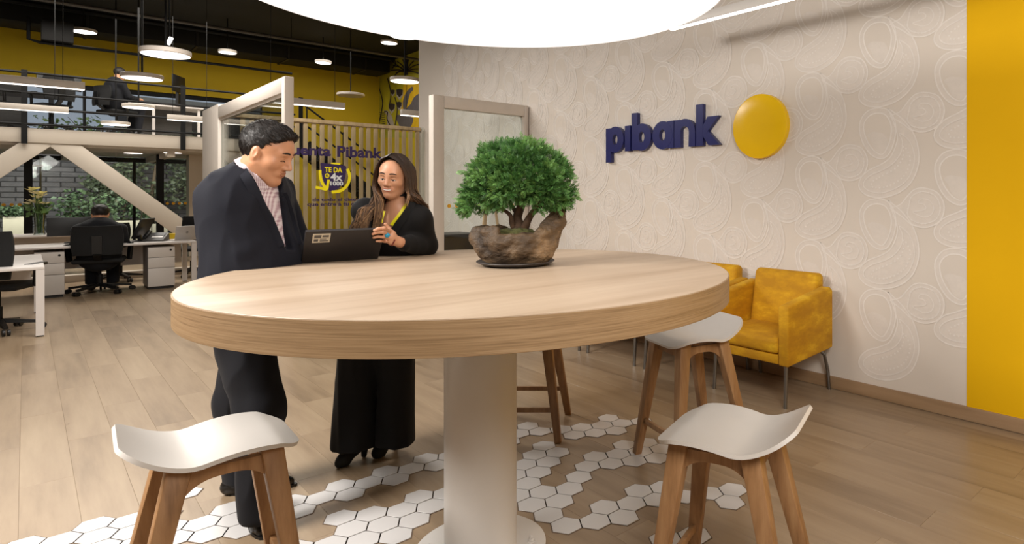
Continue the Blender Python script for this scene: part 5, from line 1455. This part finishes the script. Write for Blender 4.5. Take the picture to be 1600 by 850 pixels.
# jacket
sd = SDF(lo, hi, .0075)
sd.cone(chest, belly, .150, .158, .05, 'add', flat_n, 1.32); sd.cone(belly, at(378, 470, 2.60), .158, .160, .05, 'add', flat_n, 1.2)
sd.cone(shR, shL, .076, .076, .06); sd.cone(shR, neck0-UP*.03, .066, .07, .05); sd.cone(chest+UP*.02, neck0-UP*.045+FW*.02, .130, .080, .06)
for a, b, c_ in ((shR, elR, wrR), (shL, elL, wrL)):
    sd.cone(a, b, .073, .060, .014); sd.cone(b, b+(c_-b)*.93, .062, .047, .012)
sd.cone(at(398, 276, 2.53), hd.p(-.030, 0, -.05), .066, .066, .012, 'cut')
# opening over the shirt
sd.wedge([(372, 238), (380, 254), (395, 277), (407, 300), (427, 342), (447, 392), (461, 390), (450, 345), (437, 303), (441, 286), (428, 268), (404, 232)], 2.0, 2.56, .005)
jack = smesh('jacket', sd, M['suit'], man, mo, folds(.005, (13, 13, 5), 3.1), 2)
bvj = [bvh(jack)]
mb = MB()
def lap(pts, w0):
    P = [onto(bvj, x, y, .004) for x, y in pts]; return [p for p in P if p is not None]
for pts in ([(370, 252), (382, 272), (395, 296), (410, 326), (424, 356), (438, 386)],):
    q = lap(pts, .03)
    if len(q) > 2: ribbon(mb, catmull(q, 4), .034, .002)
if mb.v: obj('lapel', mb, M['suit'], man, off=mo, smooth=True)
mb = MB(); q = lap([(444, 302), (452, 325), (459, 352), (467, 382)], .03)
if len(q) > 2: ribbon(mb, catmull(q, 4), .022, .002); obj('lapel', mb, M['suit'], man, off=mo, smooth=True)
q = [onto([bvb, bvh(shirt)], x, y, .008, 2.5) for x, y in [(372, 247), (380, 259), (389, 270), (399, 281), (408, 290), (414, 297)]]
obj('shirt_collar', ribbon(MB(), catmull(q, 4), .034, .0015), M['check'], man, off=mo, smooth=True)
# trousers
sd = SDF(Vector((lo.x, lo.y, .04)), Vector((hi.x, hi.y, 1.0)), .009)
for a, b, c_ in ((hipR, kneR, ankR), (hipL, kneL, ankL)):
    sd.cone(a, b, .108, .086, .05); sd.cone(b, c_+UP*.0, .086, .070, .04)
sd.cone(hipR+UP*.04, hipL+UP*.04, .11, .11, .05); sd.half(ankR+UP*.005 if False else Vector((0, 0, .055)), (0, 0, -1), 0)
smesh('trousers', sd, M['trous'], man, mo, folds(.009, (10, 10, 4), 7.7), 2)
def shoe(name, heel, toe, k, mat, parent, off, high=0.):
    h, t_ = Vector(heel), Vector(toe); d = (t_-h); L_ = d.length; d.normalize(); s = Vector((-d.y, d.x, 0))
    sd = SDF(Vector((min(h.x, t_.x)-.09, min(h.y, t_.y)-.09, -.01)), Vector((max(h.x, t_.x)+.09, max(h.y, t_.y)+.09, .2+high)), .005)
    sd.cone(h+UP*(.035+high), h+d*L_*.35+UP*(.042+high*.55), .034*k, .036*k, .02); sd.cone(h+d*L_*.35+UP*(.042+high*.55), h+d*L_*.72+UP*.03, .036*k, .038*k, .02); sd.cone(h+d*L_*.72+UP*.028, h+d*(L_-.025)+UP*.022, .036*k, .024*k, .02)
    sd.cone(h+d*.02+UP*(.05+high), h+d*.03+UP*(.13+high*1.3), .036*k, .042*k, .02)
    if high: sd.cone(h+UP*(.02+high), h+d*.005+UP*.0, .022, .012, .01)
    sd.half((0, 0, .001), (0, 0, -1), 0)
    o = smesh(name, sd, mat, parent, off, None, 2)
    if not high:
        so = MB(); n = 20; pts = []
        for i in range(n):
            a = 2*PI*i/n; ca, sa = math.cos(a), math.sin(a); x = L_*.5+ca*(L_*.5+.012); w = .036+.008*math.sin(PI*min(1, max(0, x/L_)))
            q = h+d*x+s*sa*w*k; pts.append((q.x, q.y))
        so.prism(pts, 0, .012); obj('sole', so, M['blackplastic'], o, off=off)
    return o
shoe('shoe', on_z(405, 800, 0), on_z(411, 842, 0), 1.05, M['leather'], man, mo)
shoe('shoe', on_z(358, 772, 0), on_z(460, 759, 0), 1.05, M['leather'], man, mo)

# ================= the laptop
lbl, lbr = on_z(470, 411.5, TZ), on_z(590, 404, TZ)
t = thing('laptop', 'black laptop with a pale sticker, held by the man and woman', 'laptop', (lbl+lbr)/2)
ex = (lbr-lbl); LWd = ex.length; ex.normalize(); ey = Vector((-ex.y, ex.x, 0))           # away from the camera
tl = at(487, 363, 2.479); tr_ = at(593, 354, 2.68)
upv = ((tl-lbl)+(tr_-lbr))/2; LHt = upv.length; upv.normalize(); nrm = ex.cross(upv).normalized()
mt = Matrix((( ex.x, upv.x, nrm.x, 0), (ex.y, upv.y, nrm.y, 0), (ex.z, upv.z, nrm.z, 0), (0, 0, 0, 1))).to_4x4()
M['lapshell'] = plain('black_laptop_shell', rgb(34, 31, 32), .5, var=.08, vs_=20)
lid = obj('lid', MB().box((-LWd/2, .004, -.006), (LWd/2, LHt, .006), mt), M['lapshell'], t, bevel=.003)
obj('screen', MB().box((-LWd/2+.008, .012, -.008), (LWd/2-.008, LHt-.008, -.0062), mt), M['blackplastic'], lid)
stk = obj('sticker', MB().box((-LWd/2+.028, LHt*.66, .0062), (-LWd/2+.094, LHt*.93, .0068), mt), plain('pale_sticker', rgb(196, 188, 170), .5), lid)
mb = MB()
for k, (a, b, y0, y1) in enumerate(((.034, .060, .80, .89), (.034, .05, .70, .77), (.064, .088, .82, .88), (.056, .088, .70, .73), (.056, .08, .755, .775))): mb.box((-LWd/2+a, LHt*y0, .0069), (-LWd/2+b, LHt*y1, .0072), mt)
tag(obj('sticker_print', mb, M['steelgrey'], lid), kind='stuff')
mt2 = Matrix(((ex.x, ey.x, 0, 0), (ex.y, ey.y, 0, 0), (0, 0, 1, 0), (0, 0, 0, 1)))
obj('base', MB().box((-LWd/2, .004, .001), (LWd/2, .20, .014), mt2), M['lapshell'], t, bevel=.003)

# ================= the woman
wo = on_z(585, 716, 0)
wom = thing('person', 'smiling woman with long balayage hair, black blazer and yellow lanyard, holding the laptop', 'person', wo)
hw = Head(at(616.5, 275, 2.93), cv(-.03, -.20, -.97), cv(.10, 1, 0), .81)
Zw = 2.96
nk = at(620, 314, Zw); ch = at(622, 355, 3.0); bl = at(602, 430, 3.04); hp = at(592, 490, 3.06)
sL = at(656, 342, 2.95); sR = at(580, 333, 3.04); eL = at(665, 383, 3.0); wL = at(630, 380, 2.82); eR = at(556, 374, 3.05); wR = at(530, 388, 2.95)
lo = Vector((wo.x-.5, wo.y-.65, 0)); hi = Vector((wo.x+.5, wo.y+.45, 1.62))
hc_ = at(603, 370, 2.74)
fine = [(tuple(hw.c-Vector((.11, .11, .14))), tuple(hw.c+Vector((.11, .11, .14))), .0028), (tuple(hc_-Vector((.07, .07, .06))), tuple(hc_+Vector((.07, .07, .06))), .0026)]
sd = SDF(lo, hi, .011, fine)
crw = (sL-sR).normalized(); fw_ = crw.cross(ch-hp).normalized()
sd.cone(ch, bl, .088, .08, .05, 'add', fw_, 1.35); sd.cone(bl, hp, .08, .10, .05, 'add', fw_, 1.4)
sd.cone(sR, sL, .042, .042, .05); sd.cone(ch, nk, .075, .040, .04)
for a, b, c_ in ((sL, eL, wL), (sR, eR, wR)):
    sd.cone(a, b, .040, .034, .02); sd.cone(b, c_, .034, .022, .02)
hL_, hR_ = at(612, 480, 2.9), at(570, 480, 2.95)
legs = ((at(618, 490, 3.06), at(621, 590, 3.11), at(617, 692, 3.15)), (at(569, 490, 3.06), at(558, 595, 3.09), at(553, 700, 3.12)))
for a, b, c_ in legs:
    sd.cone(a, b, .07, .048, .04); sd.cone(b, c_+UP*.06, .048, .032, .02)
# left hand on the laptop's right edge: palm behind the lid, fingers over its back
fz = .94
hbase = at(623, 378, 2.785)
palm = at(611.5, 371, 2.755)
sd.cone(wL, hbase, .022, .020, .02); sd.cone(hbase, palm, .020, .021, .015)
sd.cone(palm+UP*.016, palm-UP*.02, .018, .016, .015)
tips = [((609, 362), (600, 356.5), (591, 357.5), (585, 360)), ((608, 367.5), (598, 362.5), (589, 363), (582.5, 365.5)), ((608, 373), (599, 370), (590, 369.5), (584, 371)), ((609, 378), (601, 377), (594, 376.5), (588.5, 376.5))]
nl = nrm
bl_ = BVHTree.FromPolygons([t.location+v.co for v in lid.data.vertices], [tuple(p.vertices) for p in lid.data.polygons])
for ch_i, chn in enumerate(tips):
    pts = []
    for j, (x, y) in enumerate(chn):
        h = bl_.ray_cast(Vector((0, 0, EYE)), ray(x, y)); Zd = None
        if h[0] is not None: p = h[0]+nl*(-.0 )-ray(x, y).normalized()*(.010 if j else .014)
        else: p = at(x, y, palm.dot(FW)-.012)
        pts.append(p)
    r0 = (.0085, .0088, .0085, .0075)[ch_i]
    for j in range(3): sd.cone(pts[j], pts[j+1], r0*(1-.07*j), r0*(.93-.08*j), .003)
    sd.cone(palm+UP*(.018-.012*ch_i), pts[0], .012, r0, .006)
th0 = palm+UP*.016
sd.cone(th0, at(606.5, 356.5, 2.755), .012, .0095, .006); sd.cone(at(606.5, 356.5, 2.755), at(602, 350.5, 2.745), .0092, .0075, .004)
sd.cone(at(619, 320, Zw), hw.p(-.018, 0, -.06), .038, .038, .025); hw.build(sd, True)
bodyw = smesh('body', sd, M['skin_w'], wom, wo, None, 1)
bvw = bvh(bodyw)
hw.details(bodyw, wo, bvw, M['lipw'], True, .55)
# blazer
sd = SDF(lo, hi, .007)
sd.cone(ch, bl, .112, .105, .05, 'add', fw_, 1.35); sd.cone(bl, hp, .105, .128, .05, 'add', fw_, 1.4)
sd.cone(sR, sL, .054, .054, .06); sd.cone(ch, nk-UP*.03, .105, .072, .06)
sd.ell(at(572, 330, 2.99), (.066, .066, .066), None, .03)
for a, b, c_ in ((sL, eL, wL), (sR, eR, wR)):
    sd.cone(a, b, .055, .052, .016); sd.cone(b, b+(c_-b)*.97, .055, .036, .02)
sd.wedge([(602, 312), (594, 332), (592, 350), (594, 372), (606, 372), (616, 352), (630, 332), (641, 316), (634, 306)], 2.4, 2.955, .005)
blz = smesh('blazer', sd, M['blazer'], wom, wo, folds(.004, (14, 14, 7), 1.3), 2)
q = [onto([bvh(blz)], x, y, .004) for x, y in [(644, 316), (640, 326), (632, 338), (623, 350), (615, 363)]]
q = [p for p in q if p is not None]
if len(q) > 2: obj('lapel', ribbon(MB(), catmull(q, 4), .034, .002), M['blazer'], wom, off=wo, smooth=True)
# wide trousers
sd = SDF(Vector((lo.x, lo.y, .05)), Vector((hi.x, hi.y, 1.0)), .008)
for (a, b, c_), w in zip(legs, (.90, 1.04)):
    bt_ = c_-UP*.05; sd.cone(a, b, .100, .093*w, .035); sd.cone(b, bt_, .093*w, .104*w, .006)
sd.cone(legs[0][0]+UP*.05, legs[1][0]+UP*.05, .10, .10, .05)
hemz = .088
sd.half((0, 0, hemz), (0, 0, -1), 0)
smesh('trousers', sd, M['palazzo'], wom, wo, folds(.008, (13, 13, 1.2), 4.2), 2)
shoe('ankle_boot', on_z(570, 714, 0), on_z(523, 734, 0), .86, M['suede'], wom, wo, .045)
shoe('ankle_boot', on_z(618, 702, 0), on_z(582, 719, 0), .86, M['suede'], wom, wo, .045)
# lanyard, laid on blazer and skin
bvs = [bvh(blz), bvw]
M['lany'] = plain('yellow_lanyard', rgb(250, 236, 16), .5, var=.03)
for pts in ([(638, 318), (632, 327), (625, 337), (618, 346), (613, 353)], [(598, 329), (596, 336), (594, 343), (593, 348)]):
    q = [onto(bvs, x, y, .006 if pts[0][0] > 610 else .05, 2.85) for x, y in pts]
    obj('lanyard', ribbon(MB(), catmull(q, 4), .025, .001), M['lany'], wom, off=wo)
rgp = onto([bvw], 604.5, 367.5, .002, 2.72)
rb = obj('ring', MB().ball(rgp, .0135, 12, 8, (1, 1, .8)), plain('turquoise_stone', rgb(40, 150, 190), .2, var=.1, vs_=60), wom, off=wo, smooth=True)
wz = at(614.5, 380, 2.585)
M['bead'] = plain('red_bead', rgb(120, 40, 36), .3)
for x, y in ((610.5, 385), (612.5, 383), (614.3, 380.5), (615.6, 378), (616.6, 375.5)):
    q = onto([bvw], x, y, .002, 2.76); obj('bracelet_bead', MB().ball(q, .0042, 8, 6), M['bead'], wom, off=wo, smooth=True)
# hair: a cap plus long strands with a middle parting
sd = SDF(hw.c-Vector((.15, .15, .14)), hw.c+Vector((.15, .15, .16)), .004)
A = (hw.l, hw.f, hw.u); k = hw.k
sd.ell(hw.p(-.016, 0, .036), (.088*k, .106*k, .098*k), A, 0); sd.ell(hw.p(-.05, 0, -.03), (.075*k, .07*k, .10*k), A, .03)
sd.ell(hw.p(.10, 0, -.022), (.060*k, .075*k, .098*k), A, .006, 'cut'); sd.ell(hw.p(.085, 0, .055), (.058*k, .05*k, .050*k), A, .01, 'cut')
sd.cone(hw.p(.09, 0, .11), hw.p(-.05, 0, .137), .004, .004, .008, 'cut')
me_h = smesh('hair_cap', sd, M['hair_w'], wom, wo, lambda V: np.array([.002*mnoise.noise(Vector((v[0]*150, v[1]*150, v[2]*25))) for v in V]), 1)
ca = me_h.data.color_attributes.new('tone', 'FLOAT_COLOR', 'POINT'); ca.data.foreach_set('color', np.array([(.12, .12, .12, 1)]*len(me_h.data.vertices), np.float32).ravel())
hv, hf, ht = [], [], []
def strand(pts, r, t0, t1):
    P = catmull(pts, 5); mb = MB(); n = len(P)
    mb.tube(P, [r*(.75+.4*math.sin(PI*i/(n-1)))*min(1, (n-1-i)/8+.08) for i in range(n)], 5, False)
    o = len(hv); hv.extend(mb.v); hf.extend(tuple(i+o for i in f) for f in mb.f)
    for i in range(n):
        f = i/(n-1); v = t0+(t1-t0)*max(0, (f-.2)/.8)**.8; ht.extend([v]*5)
rg = random.Random(21)
wbv = [bvh(blz)]
for g in (-1, 1):
    n = 330
    for i in range(n):
        q = rg.random()
        # root along the parting, over the side of the head, down past the cheek or behind the shoulder
        root = hw.p(.084-.16*q, g*.004, .110+.026*math.sin(PI*min(1, .25+q*.7)))
        s1 = hw.p(.076-.146*q, g*(.052+.006*rg.random()), .098-.012*q)
        s2 = hw.p(.060-.135*q, g*(.085+.010*rg.random()), .02+.01*rg.uniform(-1, 1))
        s3 = hw.p(.050-.115*q, g*(.089+.018*rg.random()), -.07)
        if g > 0:      # her left, image right: falls behind and over the shoulder
            e1 = at(rg.uniform(641, 660), 311+8*rg.random(), 2.93+.10*q); e2 = at(rg.uniform(650, 671), rg.uniform(324, 334), 3.01+.09*q)
            pts = [root, s1, s2, s3, e1, e2, at(rg.uniform(656, 676), rg.uniform(346, 392), 3.10)]
            if q < .05: pts = [root, s1, s2, s3, at(rg.uniform(636, 641), 306, 2.885), at(rg.uniform(631, 637), rg.uniform(316, 324), 2.875)]
        else:          # her right, image left: falls to the front down to the laptop
            e1 = at(rg.uniform(586, 599)+q*3, 320, 2.85+.07*q); e2 = at(rg.uniform(580, 594), rg.uniform(356, 374), 2.83+.05*q)
            pts = [root, s1, s2, s3, e1, e2]
            if q > .5: pts = [root, s1, s2, s3, at(rg.uniform(578, 592), rg.uniform(316, 326), 2.90), at(rg.uniform(560, 582), rg.uniform(326, 344), 2.88), at(rg.uniform(542, 574), rg.uniform(352, 372), 2.85)]
        strand(pts, rg.uniform(.0018, .0034), .05+.12*rg.random(), rg.uniform(.45, 1.0))
me = bpy.data.meshes.new('long_hair'); me.from_pydata(hv, [], hf); me.update()
ca = me.color_attributes.new('tone', 'FLOAT_COLOR', 'POINT'); ca.data.foreach_set('color', np.array([(x, x, x, 1) for x in ht], np.float32).ravel())
for p in me.polygons: p.use_smooth = True
me.materials.append(M['hair_w']); tag(link('long_hair', me, wom), kind='stuff').location = -wo

# ================= background people
def seated(label, base, face, suit, hairc, hh=.0, zs=1.):
    """a person on an office chair, facing the horizontal direction face"""
    t = thing('person', label, 'person', base)
    b = Vector(base); f = Vector(face).normalized(); s = Vector((-f.y, f.x, 0))      # s: their left
    P = lambda x, y, z: b+f*x+s*y+UP*(z if z < .1 else z*zs)
    lo = b-Vector((.75, .75, 0)); hi = b+Vector((.75, .75, 1.42)); hdz = 1.20+hh
    H_ = Head(P(.06, 0, hdz), f-UP*.35, UP+f*.2, 1.0)
    sd = SDF(lo, hi, .014, [(tuple(H_.c-Vector((.13, .13, .16))), tuple(H_.c+Vector((.13, .13, .16))), .007)])
    H_.build(sd); sd.cone(P(0, 0, 1.04), H_.p(-.02, 0, -.05), .055, .052, .03)
    sd.cone(P(-.03, 0, .95), P(-.05, 0, .58), .11, .12, .05, 'add', f, 1.4)
    for g in (-1, 1):
        sd.cone(P(-.02, 0, .98), P(-.02, g*.17, .98), .06, .055, .05); sd.cone(P(-.02, g*.19, .97), P(.08, g*.22, .74), .045, .04, .02); sd.cone(P(.08, g*.22, .74), P(.31, g*.12, .74), .038, .028, .02)
        hand(sd, P(.31, g*.12, .735), f-s*g*.2, -UP, 1, .08, (.4, .4, .4, .4), 1 if g < 0 else -1)
        sd.cone(P(-.03, g*.09, .53), P(.37, g*.10, .53), .08, .058, .03); sd.cone(P(.37, g*.10, .53), P(.32, g*.10, .09), .05, .036, .02); sd.cone(P(.32, g*.10, .05), P(.43, g*.11, .04), .035, .03, .02)
    body = smesh('body', sd, M['skin_m'], t, b, None, 1)
    H_.details(body, b, bvh(body), M['lip'], False, 1.)
    sd = SDF(lo, hi, .011)
    sd.cone(P(-.03, 0, .95), P(-.05, 0, .56), .135, .15, .05, 'add', f, 1.38)
    for g in (-1, 1):
        sd.cone(P(-.02, 0, .985), P(-.02, g*.17, .975), .078, .07, .05); sd.cone(P(-.02, g*.19, .97), P(.08, g*.22, .74), .066, .056, .03); sd.cone(P(.08, g*.22, .74), P(.29, g*.125, .74), .055, .042, .02)
    sd.cone(P(0, 0, 1.04), H_.p(-.02, 0, -.03), .058, .058, .006, 'cut')
    smesh('jacket', sd, suit, t, b, folds(.005, (12, 12, 6), 2), 1)
    sd = SDF(lo, hi, .012)
    for g in (-1, 1):
        sd.cone(P(-.05, g*.09, .535), P(.38, g*.10, .545), .095, .078, .04); sd.cone(P(.38, g*.10, .535), P(.32, g*.10, .09), .075, .062, .03)
    sd.cone(P(-.05, -.08, .53), P(-.05, .08, .53), .1, .1, .04); sd.half((0, 0, b.z+.085), (0, 0, -1), 0)
    smesh('trousers', sd, M['trous'], t, b, None, 1)
    for g in (-1, 1):
        h_ = P(.27, g*.10, 0); e_ = P(.50, g*.12, 0); mb = MB()
        sd = SDF(Vector((min(h_.x, e_.x)-.08, min(h_.y, e_.y)-.08, b.z-.01)), Vector((max(h_.x, e_.x)+.08, max(h_.y, e_.y)+.08, b.z+.16)), .009)
        sd.cone(h_+UP*.045, P(.40, g*.11, .045), .042, .042, .02); sd.cone(P(.40, g*.11, .042), P(.48, g*.12, .03), .042, .03, .02); sd.cone(P(.30, g*.1, .05), P(.31, g*.1, .11), .04, .045, .02); sd.half(b+UP*.002, (0, 0, -1), 0)
        smesh('shoe', sd, M['leather'], t, b, None, 1)
    sd = SDF(H_.c-Vector((.14, .14, .14)), H_.c+Vector((.14, .14, .16)), .006); A = (H_.l, H_.f, H_.u)
    sd.ell(H_.p(-.014, 0, .038), (.085, .106, .098), A, 0); sd.half(H_.p(.07, 0, .055), H_.f*.86-H_.u*.5, .008); sd.half(H_.p(-.05, 0, -.05), H_.f*.25-H_.u, .01)
    for g in (-1, 1): sd.ell(H_.p(.085, g*.075, -.012), (.042, .062, .06), A, .01, 'cut')
    smesh('hair', sd, hairc, t, b, lambda V: np.array([.003*mnoise.noise(Vector(v)*60) for v in V]), 1)
    return t
M['blacksuit'] = cloth('black_suit', rgb(24, 25, 30))
cl = mc.location; a_ = mc.rotation_euler.z
seated('man in a black suit seated at the desk, seen from behind', (cl.x, cl.y, 0), (-math.sin(a_), math.cos(a_), 0), M['blacksuit'], M['hair_m'], 0, .90).scale = (1.15, 1.15, 1)
cl = MANCH.location; a_ = MANCH.rotation_euler.z
seated('man in black seated at the mezzanine desk, seen in dark profile', tuple(cl), (-math.sin(a_), math.cos(a_), 0), M['blacksuit'], M['hair_m'])
